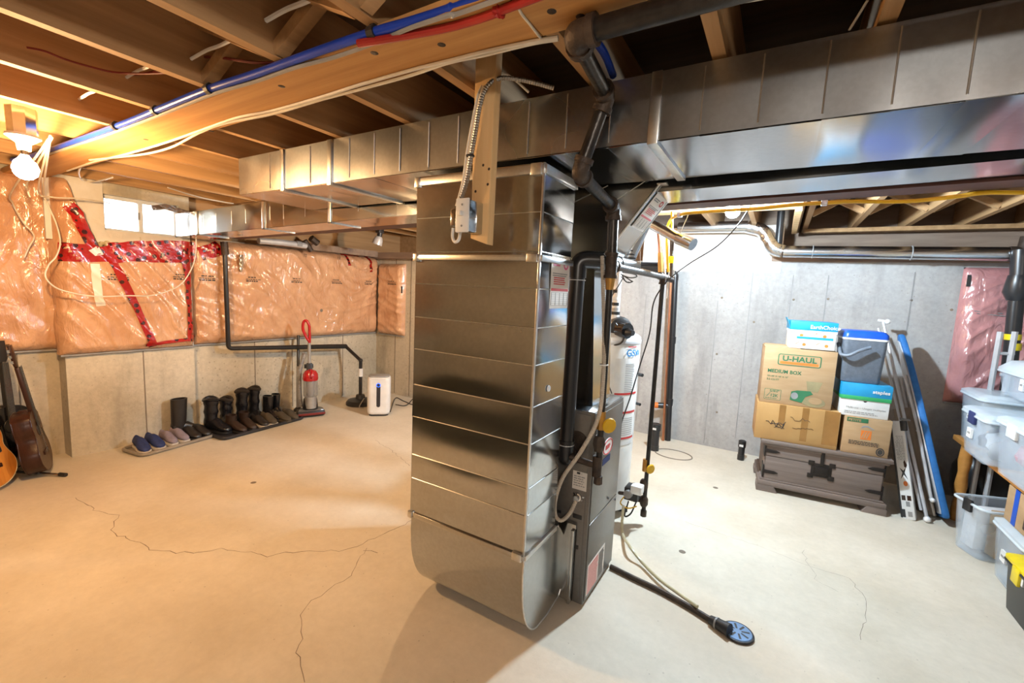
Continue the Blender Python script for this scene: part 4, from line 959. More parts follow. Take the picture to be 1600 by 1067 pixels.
sp = thing('silver_vent_pipe', 'long silver round vent pipe along the top of the back wall, with foil-covered bend', 'pipe', AY(1200, 385, 4.62))
YP = 4.62
P0 = AY(1072, 356, YP); P1 = AY(1168, 354, YP); P2 = AY(1190, 360, YP); P3 = AY(1208, 387, YP); P4 = AY(1224, 393, YP); P5 = AY(1588, 397, YP)
obj('upper_run', MB().tube([AY(1060, 356, YP), P1], .052, 22), 'galv3', sp); obj('foil_bend', MB().tube(resample(spline([P1, P2, AY(1199, 374, YP), P3, P4], 10), .012), .056, 22), 'foil', sp)
obj('lower_run', MB().tube([P4, P5], .050, 22), 'galv3', sp)
for k in (.15, .6): p = P4.lerp(P5, k); obj('hanger', MB().tube([p+Vector((0, .053*cos(a), .053*sin(a))) for a in n24], .004, 6, closed=True), 'inkgr', sp)
obj('end_elbow', MB().tube(bent([P5-Vector((.04, 0, 0)), P5+Vector((.05, 0, 0)), P5+Vector((.06, 0, .12))], .06), .055, 18), 'rust', sp)
ck = thing('corner_drain_pipe', 'fat black plastic pipe with yellow label in front of the rose insulation', 'pipe', AY(1575, 600, 4.55))
a, b = AY(1577, 575, 4.55), AY(1588, 470, 4.55)
obj('lower_pipe', MB().tube([a-Vector((0, 0, .55)), a], .032, 16), 'abs', ck)
obj('pipe', MB().tube([a, b], .042, 18), 'abs', ck); obj('reducer', MB().tube([b, b+Vector((0, 0, .06)), AY(1594, 430, 4.55)], [.05, .078, .06], 18), 'abs', ck); obj('upper_pipe', MB().tube([AY(1594, 440, 4.55), AY(1597, 390, 4.55)], .055, 18), 'abs', ck)
for y0, y1 in ((522, 531), (536, 547)):
    p, q = AY(1582, y1, 4.55), AY(1583, y0, 4.55); obj('yellow_label', MB().tube([p, q], .0435, 18), 'yelb', ck)
ds = thing('dark_stub_pipe', 'short dark blue-black pipe hanging between the joists above the silver pipe', 'pipe', AY(1218, 380, 4.7))
obj('pipe', MB().tube([AY(1216, 382, 4.7), AY(1221, 330, 4.7)], .03, 14), 'abs', ds)

# the drain on the left wall and its pump
ld = thing('pump_discharge_pipe', 'thin black plastic pipe bending along the insulated wall down to the sump pump', 'pipe', AZ(560, 632))
XW = XA3+.16
a = AX(351, 388, XW); b = AX(355, 535, XW); b2 = AX(362, 544, XW); c = AX(540, 541, XW)
pc = AZ(563, 631); d = Vector((pc.x, pc.y, AP(557, 562, pc, (0, 1, 0)).z))
e = d-Vector((0, 0, .02))
obj('run', MB().tube(bent([a, Vector((b.x, (a.y+b.y)/2+.01, b2.z)), c], .04)[:20]+[c], .021, 12), 'abs', ld)
obj('diagonal', MB().tube([c, d], .021, 12), 'abs', ld)
for p in (c, d): obj('elbow', MB().ball(p, .027, 8), 'abs', ld)
obj('drop', MB().tube([d, Vector((d.x, d.y, .12))], .021, 12), 'abs', ld)
obj('white_coupling', MB().tube([Vector((d.x, d.y, d.z-.10)), Vector((d.x, d.y, d.z-.20))], .028, 14), 'white', ld)
obj('wall_bracket', MB().tube([AX(350, 378, XW), AX(352, 398, XW)], .034, 10), 'rust', ld)
sp_ = thing('sump_pump', 'round black sump lid on the floor by the corner', 'pump', pc)
obj('lid', MB().lathe([(.17, 0), (.17, .03), (.15, .055), (.06, .075), (.05, .12), (.03, .125)], 28, Matrix.Translation(pc)), 'black', sp_)
obj('cord', MB().tube(spline([pc+Vector((.1, -.05, .06)), pc+Vector((.16, -.08, .11)), pc+Vector((.15, -.14, .02)), pc+Vector((.2, -.12, .01))]), .006, 6), 'wireg', sp_)
gr = thing('grey_wall_pipe', 'pale grey pipe lying along the top of the insulation under the steel beam', 'pipe', AX(400, 378, XA3+.2))
xx = XA3+.2
obj('tube', MB().tube([AX(404, 376, xx), AX(440, 379, xx), AX(478, 384, xx)], .032, 14), 'alum', gr); obj('clamp', MB().tube([AX(462, 381, xx), AX(470, 382, xx)], .036, 14), 'greyp', gr)
obj('valve', MB().tube([AX(476, 376, xx), AX(486, 392, xx)], .03, 8).tube([AX(486, 372, xx), AX(496, 380, xx)], .04, 8), 'rust', gr)

def cable(name, label, pts, r, mat, cat='cable', k=8, n=6, group=None, sm=True):
    P = spline(pts, k) if sm else pts
    o = obj(name, MB().tube(P, r, n), mat); o['label'] = label; o['category'] = cat
    if group: o['group'] = group
    return o
ZP = PZ0
bp_ = thing('blue_water_pipe', 'bright blue plastic water pipe clipped along the wooden beam', 'pipe', AZ(400, 118, ZP+.01))
bpts = [AZ(px, py, ZP+.012) for px, py in ((20, 250), (60, 240), (180, 198), (245, 172), (327, 139), (400, 115), (500, 79), (583, 51), (640, 35), (700, 16), (760, -6))]+[Vector((.2, .872, ZP+.012)), Vector((1.95, .872, ZP+.012))]
obj('pipe', MB().tube(spline(bpts, 6), .0125, 12), 'blue', bp_)
for px, py in ((65, 238), (180, 197), (243, 173), (327, 139), (583, 51)):
    c = AZ(px, py, ZP+.012); obj('clip', MB().tube([c+Vector((-.012, 0, 0)), c+Vector((.012, 0, 0))], .018, 10).box(c+Vector((-.008, -.006, 0)), c+Vector((.008, .02, .02))), 'black', bp_)
cable('red_water_pipe', 'dark red plastic water pipe crossing beneath the blue one along the beam', [AZ(px, py, ZP-.008) for px, py in ((560, 68), (610, 60), (650, 53), (700, 43), (740, 32), (780, 18), (820, 2))]+[Vector((.1, .90, ZP-.012)), Vector((1.95, .90, ZP-.012))], .0105, 'red', 'pipe', n=10)
cable('thin_red_wire', 'thin red wire looping through the joists above the blue pipe', [AZ(px, py, ZJ+.02+dz) for px, py, dz in ((190, 118, .09), (240, 112, .08), (300, 92, .1), (340, 90, .05), (400, 98, .01), (440, 96, 0), (480, 86, 0), (520, 72, 0))], .0045, 'wirer')
cable('dark_red_cable', 'dark red cable sagging through the joists in front of the warm bulb', [AZ(px, py, ZJ+.05) for px, py in ((42, 74), (70, 80), (100, 92), (140, 104), (180, 113), (230, 115), (290, 112))], .004, 'wirer')
cable('grey_beam_cable', 'grey cable along the near edge of the wooden beam', [AZ(px, py, ZP-.004) for px, py in ((60, 246), (160, 213), (250, 180), (330, 148), (400, 127), (460, 106), (520, 90), (583, 68), (640, 44), (700, 24), (760, 6))]+[Vector((.2, .885, ZP-.007)), Vector((1.95, .885, ZP-.007))], .006, 'wireg')
for (lab, pts) in (('white cable running tight along the far edge of the wooden beam', ((105, 267), (150, 252), (200, 240), (255, 224), (310, 205), (370, 184), (425, 173), (500, 152), (560, 133), (640, 110), (700, 95), (760, 80), (830, 65), (872, 58))),
                   ('white cable sagging just below the far edge of the wooden beam', ((140, 250), (180, 246), (230, 240), (270, 229), (310, 208), (350, 193), (425, 178), (500, 156), (560, 140), (640, 118), (700, 98), (760, 85), (830, 68), (872, 61)))):
    cable('white_beam_cable', lab, [AZ(px, py, ZP-.006) for px, py in pts], .0055, 'wire')
cable('white_beam_cable', 'white cable running on past the pipe elbow towards the big duct', [AZ(px, py, ZP-.004) for px, py in ((905, 46), (1000, 30), (1060, 19), (1120, 8), (1200, -6), (1300, -22))], .006, 'wire')
cable('white_loop_cable', 'white cable hanging in a short loop below the joists left of the beam', [AZ(px, py, ZJ-.03) for px, py in ((150, 247), (132, 255), (123, 268), (127, 280), (142, 284), (160, 281), (176, 277))], .0055, 'wire')
cable('bare_split_wire', 'short pale wire crossing the beam at the plank joint', [AZ(px, py, ZP-.004) for px, py in ((808, 5), (814, 20), (828, 38), (845, 60))], .0035, 'wire')
p = AX(416, 32, -1.432); cable('white_joist_cable', 'white cable end passing through the nearest joists', [p, p+Vector((.10, .004, .008)), p+Vector((.22, -.004, -.004)), p+Vector((.40, .002, .004))], 0.0075, 'white')
p = AX(299, 92, -1.885); cable('white_joist_cable', 'white cable end poking through the second joist beside the red wire', [p, p+Vector((.10, .004, .008)), p+Vector((.22, -.004, -.004)), p+Vector((.40, .002, .004))], 0.006, 'white')
p = AX(198, 121, -2.35); cable('white_joist_cable', 'short white cable end near the red cable among the joists', [p, p+Vector((.10, .004, .008)), p+Vector((.22, -.004, -.004)), p+Vector((.40, .002, .004))], 0.006, 'white')
p = AX(124, 155, -2.82); cable('white_joist_cable', 'short white cable end between the two joists by the lamp', [p, p+Vector((.10, .004, .008)), p+Vector((.22, -.004, -.004)), p+Vector((.40, .002, .004))], 0.006, 'white')
cable('thin_hanging_wire', 'thin pale wire slanting between the joists above the big duct', [AZ(1356, 0, ZJ+.03), AZ(1327, 47, ZJ-.005)], .003, 'wireg', sm=False)
cable('pale_joist_cable', 'pale cable running along a joist to the end of the rear duct', [AZ(px, py, ZJ-.008) for px, py in ((262, 293), (290, 302), (320, 310), (352, 316), (365, 318))], .005, 'wire')

# long slack cable from the lamp across the insulation, and its neighbours
XS = XA2+.24
cable('slack_lamp_cable', 'long cream cable drooping from the lamp across the pink insulation to the taped corner', [LEFT_BULB[0]+Vector((-.05, .1, .18))]+[AX(px, py, x) for px, py, x in ((68, 298, -4.38), (75, 320, XS), (88, 350, XS), (94, 378, XS), (88, 400, XS), (76, 414, XS), (71, 432, XS), (85, 448, XS), (110, 457, XS), (150, 463, XS), (200, 462, XS), (240, 461, XS), (280, 446, XS), (300, 418, XS), (306, 390, XS), (306, 365, XS))], .005, 'wire')
cable('slack_lamp_cable', 'cream cable falling from the lamp at the far edge down the insulation', [LEFT_BULB[0]+Vector((-.07, .1, .17))]+[AX(px, py, x) for px, py, x in ((18, 300, -4.38), (20, 318, XA1+.2), (35, 345, XA1+.2), (53, 368, XA1+.2), (45, 386, XA1+.2), (38, 402, XA1+.2))], .005, 'wire')
cable('slack_lamp_cable', 'cream cable running from the lamp to the top of the window', [LEFT_BULB[0]+Vector((-.05, .1, .18))]+[AX(px, py, x) for px, py, x in ((60, 299, -4.38), (82, 308, -4.43), (120, 310, -4.48), (160, 315, -4.53), (172, 318, -4.58))], .005, 'wire')
cable('slack_lamp_cable', 'short forked cream cable end below the lamp', [LEFT_BULB[0]+Vector((-.03, .1, .17)), AX(43, 285, -4.28), AX(44, 300, -4.28), AX(47, 308, -4.28)], .005, 'wire')
cable('window_cord', 'short pale cord end hanging below the window mullion', [AX(219, 370, XA2+.015), AX(220, 385, XA2+.017), AX(221, 392, XA2+.10)], .005, 'wire')
cable('black_hanging_cable', 'black cable drooping from the cool bulb past the yellow tubes to the floor', [AY(1178, 310, 3.0)]+[AY(px, py, yy) for px, py, yy in ((1168, 330, 3.0), (1150, 355, 3.0), (1120, 385, 2.95), (1080, 410, 2.9), (1050, 432, 2.8), (1030, 455, 2.75), (1020, 478, 2.72), (1015, 520, 2.72), (1000, 570, 2.72), (985, 620, 2.72), (970, 665, 2.70), (967, 700, 2.70), (964, 722, 2.70))], .0042, 'wireb')
cable('thin_black_cable', 'thin black cable running along the gas pipe down the heater', [AY(px, py, yy) for px, py, yy in ((947, 445, 2.4), (941, 480, 2.4), (942, 520, 2.5), (950, 560, 2.7), (948, 590, 2.70), (956, 615, 2.70))], .004, 'wireb')
for i, pts in enumerate((((972, 425), (990, 428), (995, 432), (985, 434), (972, 430)), ((970, 428), (985, 438), (988, 440), (980, 441), (970, 432)), ((972, 430), (978, 440), (983, 441)))):
    cable('coiled_lead', ('looped black lead behind the gas branch, widest of the coil', 'middle black lead of the small coil behind the gas branch', 'shortest black lead hanging behind the gas branch')[i], [AY(px, py, 2.8) for px, py in pts], .004, 'wireb')
cable('thermostat_lead', 'thin black lead from the coil down to the blower', [AY(px, py, 2.78) for px, py in ((973, 434), (968, 444), (960, 456), (954, 466))], .004, 'wireb')
cable('hanging_string', 'thin white string hanging behind the gas branch', [AY(1000, 365, 2.8), AY(1000.5, 420, 2.8)], .0025, 'white', sm=False)
cable('sensor_string', 'thin pale string stretched to the grey capped duct', [AY(1062, 366, 2.7), AY(1078, 330, 2.7)], .0025, 'white', sm=False)

# condensate line and the drain on the floor
dr = thing('floor_drain', 'round slotted blue-grey floor drain cover at the end of the hose', 'drain', AZ(1153, 991))
c = AZ(1152, 990)
obj('cover', MB().lathe([(.062, .0), (.062, .010), (.058, .014), (.006, .014)], 32, Matrix.Translation(c)), 'lblue', dr)
for k in range(8):
    a = 2*pi*k/8+.3; u = Vector((cos(a), sin(a), 0)); w = Vector((-sin(a), cos(a), 0)); p = c+Vector((0, 0, .0145))
    obj('slot', MB().add([p+u*.016-w*.004, p+u*.05-w*.005, p+u*.05+w*.005, p+u*.016+w*.004], [(0, 1, 2, 3)]), 'black', dr, smooth=False)
obj('rim', MB().tube([c+Vector((.064*cos(a), .064*sin(a), .006)) for a in n24], .006, 6, closed=True), 'black', dr)
cable('black_condensate_hose', 'dark rubber hose lying on the floor from the furnace to the drain', [AZ(954, 885, .014), AZ(990, 903, .014), AZ(1030, 922, .014), AZ(1070, 944, .014), AZ(1105, 965, .016), AZ(1125, 978, .018)], .0135, 'rust', 'hose', n=10)
ho = thing('hose_end_fitting', 'dark wrapped hose fitting next to the floor drain', 'fitting', AZ(1125, 978))
p, q = AZ(1110, 968, .02), AZ(1140, 985, .028)
obj('sleeve', MB().tube([p, p.lerp(q, .5), q], [.02, .026, .030], 14), 'black', ho); obj('clamp', MB().tube([p.lerp(q, .3), p.lerp(q, .38)], .027, 14), 'greyp', ho)
cable('clear_drain_tube', 'pale yellowish flexible tube curving from the heater valve down to the floor', [AY(974, 790, 2.68), AY(972, 830, 2.66), AZ(983, 852, .06), AZ(1003, 878, .026), AZ(1030, 905, .024), AZ(1060, 927, .028), AZ(1090, 948, .036)], .009, 'cloud', 'hose', n=8)

# ================================================================== SWITCH POST
st = thing('switch_post', 'short pale wooden stud hanging from the ceiling with a white switch box', 'post', AY(752, 380, 1.3))
a = AY(742, 112, 1.3); b = AY(775, 112, 1.3); c = AY(735, 372, 1.3); d = AY(761, 382, 1.3)
obj('stud', MB().add([(c.x, 1.3, c.z), (d.x, 1.3, d.z), (b.x, 1.3, ZS-.02), (a.x, 1.3, ZS-.02), (c.x, 1.338, c.z), (d.x, 1.338, d.z), (b.x, 1.338, ZS-.02), (a.x, 1.338, ZS-.02)],
    [(3, 2, 1, 0), (4, 5, 6, 7), (0, 1, 5, 4), (1, 2, 6, 5), (2, 3, 7, 6), (3, 0, 4, 7)]), 'stud', st, bevel=.002)
for px, py in ((743, 299), (764, 264), (762, 288), (755, 258)):
    p = AY(px, py, 1.3); obj('knot', MB().lathe([(.005, 0), (.002, .0006)], 10, axis_m(p, (0, -1, 0))), 'rust', st)
p, q = AY(727, 365, 1.27), AY(747, 315, 1.27)
bxx = obj('switch_box', MB().box((p.x, 1.22, p.z), (q.x, 1.305, q.z)), 'galv', st, bevel=.004)
obj('cover_plate', MB().box((p.x-.002, 1.214, p.z-.003), (q.x+.003, 1.221, q.z+.003)), 'white', bxx, bevel=.003)
cc = (p+q)/2
obj('toggle', MB().box((cc.x-.006, 1.20, cc.z-.002), (cc.x+.006, 1.215, cc.z+.014)), 'white', bxx, bevel=.002)
for dz in (-.035, .035): obj('screw', MB().lathe([(.004, 0), (.003, .002)], 8, axis_m((cc.x, 1.2138, cc.z+dz), (0, -1, 0))), 'greyp', bxx)
p2, q2 = AY(710, 355, 1.26), AY(726, 327, 1.26)
ob = obj('junction_box', MB().box((p2.x, 1.235, p2.z), (q2.x, 1.30, q2.z)), 'galv', st, bevel=.004)
for px, py in ((713, 327), (723, 327), (713, 350), (723, 352)): obj('screw', MB().lathe([(.005, 0), (.004, .004)], 8, axis_m(AY(px, py, 1.235), (0, -1, 0))), 'chrome', ob)
obj('connector', MB().tube([AY(719, 355, 1.25), AY(719, 364, 1.25)], .010, 10), 'chrome', ob)
wl_ = spline([AY(719, 362, 1.25), AY(717, 374, 1.24), AY(711, 378, 1.24), AY(707, 370, 1.25), AY(708, 355, 1.255)], 12)
obj('loop_lead', MB().tube(resample(wl_, .004), .0055, 8), 'white', st)
pts = resample(spline([AY(716, 322, 1.28), AY(729, 285, 1.28), AY(737, 240, 1.28), AY(744, 200, 1.28), AY(750, 165, 1.285), AY(757, 142, 1.29), AY(768, 128, 1.30), AY(785, 122, 1.33), AY(810, 124, 1.36), AY(838, 130, 1.40), AY(866, 138, 1.44)], 10), .0042)
obj('metal_conduit', MB().tube(pts, [.0085 if i % 2 else .0068 for i in range(len(pts))], 8), 'bx', st)
for i, s in enumerate((-4, -8)):
    pts = spline([AY(716+s*.4, 322, 1.285), AY(729+s*.8, 285, 1.285), AY(737+s, 240, 1.285), AY(744+s, 200, 1.285), AY(751+s, 165, 1.288), AY(758+s, 140, 1.30), AY(768, 118-i*2, 1.32), AY(790, 116, 1.36), AY(808, 128, 1.40), AY(826, 144, 1.44)], 8)
    obj('white_lead', MB().tube(pts, .0042, 6), 'wire', st)
p = AY(737, 243, 1.28); obj('cable_tie', MB().tube([p+Vector((.013*cos(a)-.006, .012*sin(a), 0)) for a in n24], .003, 6, closed=True), 'black', st)
cable('blue_hanging_pipe', 'dark blue pipe rising behind the gas elbow to the ceiling', [AZ(px, py, ZJ+.03) for px, py in ((925, 55), (945, 85), (958, 118))], .012, 'blue', 'pipe', n=10)

# ================================================================== LAMPS
def lamp(name, label, c, mat, cone=True):
    t = thing(name, label, 'lamp', Vector((c.x, c.y, c.z+.2)))
    obj('bulb', MB().lathe([(.001, -.048), (.022, -.042), (.038, -.026), (.045, 0), (.038, .026), (.022, .045), (.0135, .06)], 20, Matrix.Translation(c)), mat, t)
    obj('screw_base', MB().lathe([(.0135, .06), (.0135, .085)], 16, Matrix.Translation(c)), 'chrome', t)
    obj('lamp_holder', MB().lathe([(.022, .08), (.026, .11), (.05, .13), (.058, .136), (.058, .146)], 24, Matrix.Translation(c)), 'porc', t)
    obj('ceiling_box', MB().lathe([(.05, .146), (.052, .26)], 8, Matrix.Translation(c)), 'galv', t)
    return t
lamp('bulb_lamp', 'lit bare warm bulb in a round porcelain holder under the joists by the blue pipe', LEFT_BULB[0], 'bulbL')
lamp('bulb_lamp', 'lit bare cool white bulb under the ceiling behind the rear duct', RIGHT_BULB[0], 'bulbR')
lamp('bulb_lamp', 'unseen fill bulb added under the joists behind the viewer to light the ducts', REAR_FILL[0], 'fillK')  # added fill, not one of the room's known lamps
lamp('bulb_lamp', 'lit bare warm bulb hidden behind the tall duct, towards the insulated corner', CORNER_BULB[0], 'bulbC')
cl_ = thing('clamp_lamp', 'small unlit silver spot lamp clipped to the steel beam', 'lamp', AX(592, 380, -4.0))
c = AX(590, 378, -4.0)
obj('reflector', MB().lathe([(.02, .07), (.035, .06), (.05, .03), (.058, -.03), (.050, -.03), (.045, .02)], 22, axis_m(c, (.25, .2, 1))), 'alum', cl_)
obj('hook_rod', MB().tube([c+Vector((.02, .02, .13)), Vector((c.x+.02, c.y+.02, ZS))], .008, 8), 'black', cl_); obj('neck', MB().tube([c+Vector((.015, .01, .06)), c+Vector((.02, .02, .12))], .028, 12), 'black', cl_); obj('clamp', MB().box(c+Vector((-.02, -.02, .10)), c+Vector((.05, .05, .15))), 'black', cl_, bevel=.006)

# ================================================================== INSULATION
def fb(p, oct=3): return noise.fractal(Vector(p), 0.9, 2.1, oct)
def blanket_fn(seed, s, t, S, T, amp, cre):
    """height of the blanket above the wall; s, t in metres, S by T the size"""
    e = min(1, s/.07)*(min(1, (S-s)/.07) if seed != 2 else 1)*min(1, t/.06)*min(1, (T-t)/.06)
    e = max(0.0, e)**.45
    h = .085*e+amp*e*fb((s*1.6+seed, t*1.3, seed))
    a = cre+.5*noise.noise(Vector((s*1.2, t*.8, seed+9)))
    q = s*cos(a)+t*sin(a); r = -s*sin(a)+t*cos(a)
    n = noise.noise(Vector((q*9, r*1.8, seed+4)))
    h += .020*e*(1-min(1, abs(n)*3.2))**2-.004*e
    h += .006*e*noise.noise(Vector((q*24, r*5, seed)))
    return h
class Blanket:
    def __init__(s, name, label, o, u, S, T, n, seed, mat, nu, nv, amp=.03, cre=1.1, top=None, group=None):
        s.o, s.u, s.n = Vector(o), Vector(u), Vector(n); s.S, s.T, s.seed, s.amp, s.cre = S, T, seed, amp, cre
        s.top = top or (lambda x: T)
        s.root = thing(name, label, 'insulation', s.o+s.u*(S/2), group=group)
        def fn(a, b):
            x = a*S; y = b*s.top(x); return s.pt(x, y)
        s.sheet = obj('insulation_sheet', MB().grid(fn, nu, nv), mat, s.root, ang=75)
        obj('hem_shade', MB().tube([s.o+s.u*(S*i/20)+s.n*(.022+.012*noise.noise(Vector((i*.5, seed, 0))))+Vector((0, 0, -.004+.006*noise.noise(Vector((i*.7, seed, 3))))) for i in range(21)], .009, 6), 'inkgr', s.root)  # folded lower edge, its grey also standing in for the shadow there
    def h(s, x, y): return blanket_fn(s.seed, x, y, s.S, s.T, s.amp, s.cre)
    def pt(s, x, y, lift=0.0): return s.o+s.u*x+Vector((0, 0, y))+s.n*(s.h(max(0, min(s.S, x)), max(0, min(s.T, y)))+lift)
    def uv(s, px, py):
        p = AP(px, py, s.o+s.n*.08, s.n)-s.o; return p.dot(s.u), p.z
    def ribbon(s, pix, w, name='red_tape', mat='tape', lift=.005):
        uv = [s.uv(*p) for p in pix]; Q = []
        for a, b in zip(uv, uv[1:]):
            L = math.hypot(b[0]-a[0], b[1]-a[1]); k = max(1, int(L/.02))
            Q += [(a[0]+(b[0]-a[0])*i/k, a[1]+(b[1]-a[1])*i/k) for i in range(k)]
        Q.append(uv[-1]); m = MB(); vs = []; W_ = 4
        for i, q in enumerate(Q):
            a = Q[max(i-1, 0)]; b = Q[min(i+1, len(Q)-1)]; d = Vector((b[0]-a[0], b[1]-a[1])); d.normalize(); nn = Vector((-d.y, d.x))
            for j in range(W_+1):
                o = (j/W_-.5)*w*(1+.10*noise.noise(Vector((i*.35, j, s.seed))))
                vs.append(s.pt(q[0]+nn.x*o, q[1]+nn.y*o, lift))
        m.add(vs, [(i*(W_+1)+j, i*(W_+1)+j+1, (i+1)*(W_+1)+j+1, (i+1)*(W_+1)+j) for i in range(len(Q)-1) for j in range(W_)])
        return obj(name, m, mat, s.root, ang=75)
    def print_(s, px, py, w=.16):
        x, y = s.uv(px, py); m = MB(); 
        for r, (hh, ww) in enumerate(((.010, .55), (.007, .8), (.012, .75))):
            xx = x-w*ww/2
            while xx < x+w*ww/2:
                l = random.uniform(.008, .03); yy = y-.02*r
                P = [s.pt(xx+a, yy+b, .004) for a, b in ((0, 0), (l, 0), (l, hh), (0, hh))]; m.add(P, [(0, 1, 2, 3)]); xx += l+.007
        return obj('printed_text', m, 'ink', s.root, smooth=False)
random.seed(21)
ZI = .845
ins1 = Blanket('insulation_blanket', 'plastic-covered pink insulation on the recessed wall above the guitars', (XA1, YF+.05, ZI+.02), (0, 1, 0), YA1-YF-.06, 1.33, (1, 0, 0), 2, 'film', 150, 46, cre=1.35)
sB = YA2-YA1
def top2(x):
    y = YA1+x
    k = AX(115, 330, XA2+.08).y; k2 = AX(150, 412, XA2+.08).y; zt = ZJ-ZI-.01; zl = AX(190, 388, XA2+.08).z-ZI
    if y < k: return zt
    if y > k2: return zl
    return zt+(zl-zt)*(y-k)/(k2-k)
ins2 = Blanket('insulation_blanket', 'plastic-covered pink insulation under the window, sealed with red tape', (XA2, YA1-.03, ZI-.01), (0, 1, 0), sB+.02, 1.36, (1, 0, 0), 5, 'film', 84, 70, cre=.7, top=top2)
ins3 = Blanket('insulation_blanket', 'plastic-covered pink insulation with diagonal creases between window and corner', (XA3, YA2+.01, ZI-.01), (0, 1, 0), YB1-YA2-.03, 1.02, (1, 0, 0), 11, 'film', 130, 56, amp=.035, cre=1.0)
ins4 = Blanket('insulation_blanket', 'narrow strip of plastic-covered pink insulation turning the wall corner', (XA3+.06, YB1, ZI-.02), (1, 0, 0), .49, .96, (0, -1, 0), 17, 'film', 36, 56, cre=1.4)
a = AY(1488, 612, YB2)
ins5 = Blanket('insulation_blanket', 'rose plastic-covered insulation hanging on the grey wall behind the storage bins', (1.22, YB2, .77), (1, 0, 0), XR-1.24, 1.08, (0, -1, 0), 23, 'film2', 60, 70, amp=.06, cre=2.3)
obj('corner_fold', MB().grid(lambda a, b: Vector((XA1+.02+(XA2-XA1)*a, YA1-.012-.02*sin(pi*a)-.008*noise.noise(Vector((a*3, b*9, 1))), ZI-.01+1.35*b)), 8, 40), 'film', ins2.root, ang=75)
# tape
ins2.ribbon([(92, 389), (135, 392), (155, 396)], .10); ins2.ribbon([(92, 402), (140, 404), (190, 402), (240, 405), (300, 406), (310, 404)], .055)
ins2.ribbon([(168, 396), (210, 392), (260, 390), (300, 391), (312, 392)], .16, lift=.008)
ins2.ribbon([(105, 320), (118, 335), (128, 360), (140, 380), (147, 398)], .075, lift=.009)
ins2.ribbon([(160, 385), (168, 400), (180, 420), (200, 455), (220, 495), (235, 530), (240, 542)], .055, lift=.010)
ins2.ribbon([(288, 402), (296, 430), (298, 470), (300, 510), (297, 533)], .075, lift=.010)
ins2.ribbon([(228, 539), (250, 536), (290, 530)], .03, lift=.012)
ins3.ribbon([(312, 397), (330, 392), (345, 386)], .13); ins3.ribbon([(300, 512), (303, 528)], .05)
ins3.ribbon([(537, 395), (550, 396), (565, 398)], .05); ins3.ribbon([(543, 396), (546, 415)], .035, lift=.008); ins3.ribbon([(576, 400), (579, 425)], .045)
ins2.ribbon([(147, 412), (150, 440), (154, 465), (157, 478)], .055, 'clear_tape', 'pvc', .006)
ins2.ribbon([(142, 388), (148, 394), (156, 392)], .06, 'clear_tape', 'white', .014)
for p in ((182, 430), (283, 430)): ins2.print_(*p)
for p in ((322, 432), (392, 434), (462, 436), (525, 438), (575, 440)): ins3.print_(*p)
for p in ((612, 440),): ins4.print_(*p, w=.2)
for p in ((472, 401), (527, 405)):
    x, y = ins3.uv(*p); obj('printed_text', text_mb('12', .05, ins3.pt(x, y, .01), (0, 1, 0), (0, 0, 1)), 'ink', ins3.root, smooth=False)
for bl_, p in ((ins4, (632, 453)), (ins5, (1507, 438))):
    x, y = bl_.uv(*p); m = MB().box((-.012, -.004, -.045), (.012, .004, .045), Matrix.Translation(bl_.pt(max(.03, min(x, bl_.S-.02)), y, .004)))
    obj('black_mark', m, 'ink', bl_.root, smooth=False)
x, y = ins3.uv(373, 412); obj('dangling_strip', MB().tube([ins3.pt(x, y+.09, .03), ins3.pt(x, y, .03), ins3.pt(x-.01, y-.08, .02)], [.02, .022, .012], 6), 'foil', ins3.root)
x, y = ins3.uv(502, 485); obj('nail', MB().lathe([(.02, 0), (.01, .004)], 8, axis_m(ins3.pt(x, y, .002), (1, 0, 0))), 'crack', ins3.root)
for p in ((1568, 490), (1572, 494)):
    x, y = ins5.uv(*p); obj('strap_line', MB().tube([ins5.pt(x-.16, y+.01, .004), ins5.pt(x, y, .004)], .004, 5), 'inkgr', ins5.root)

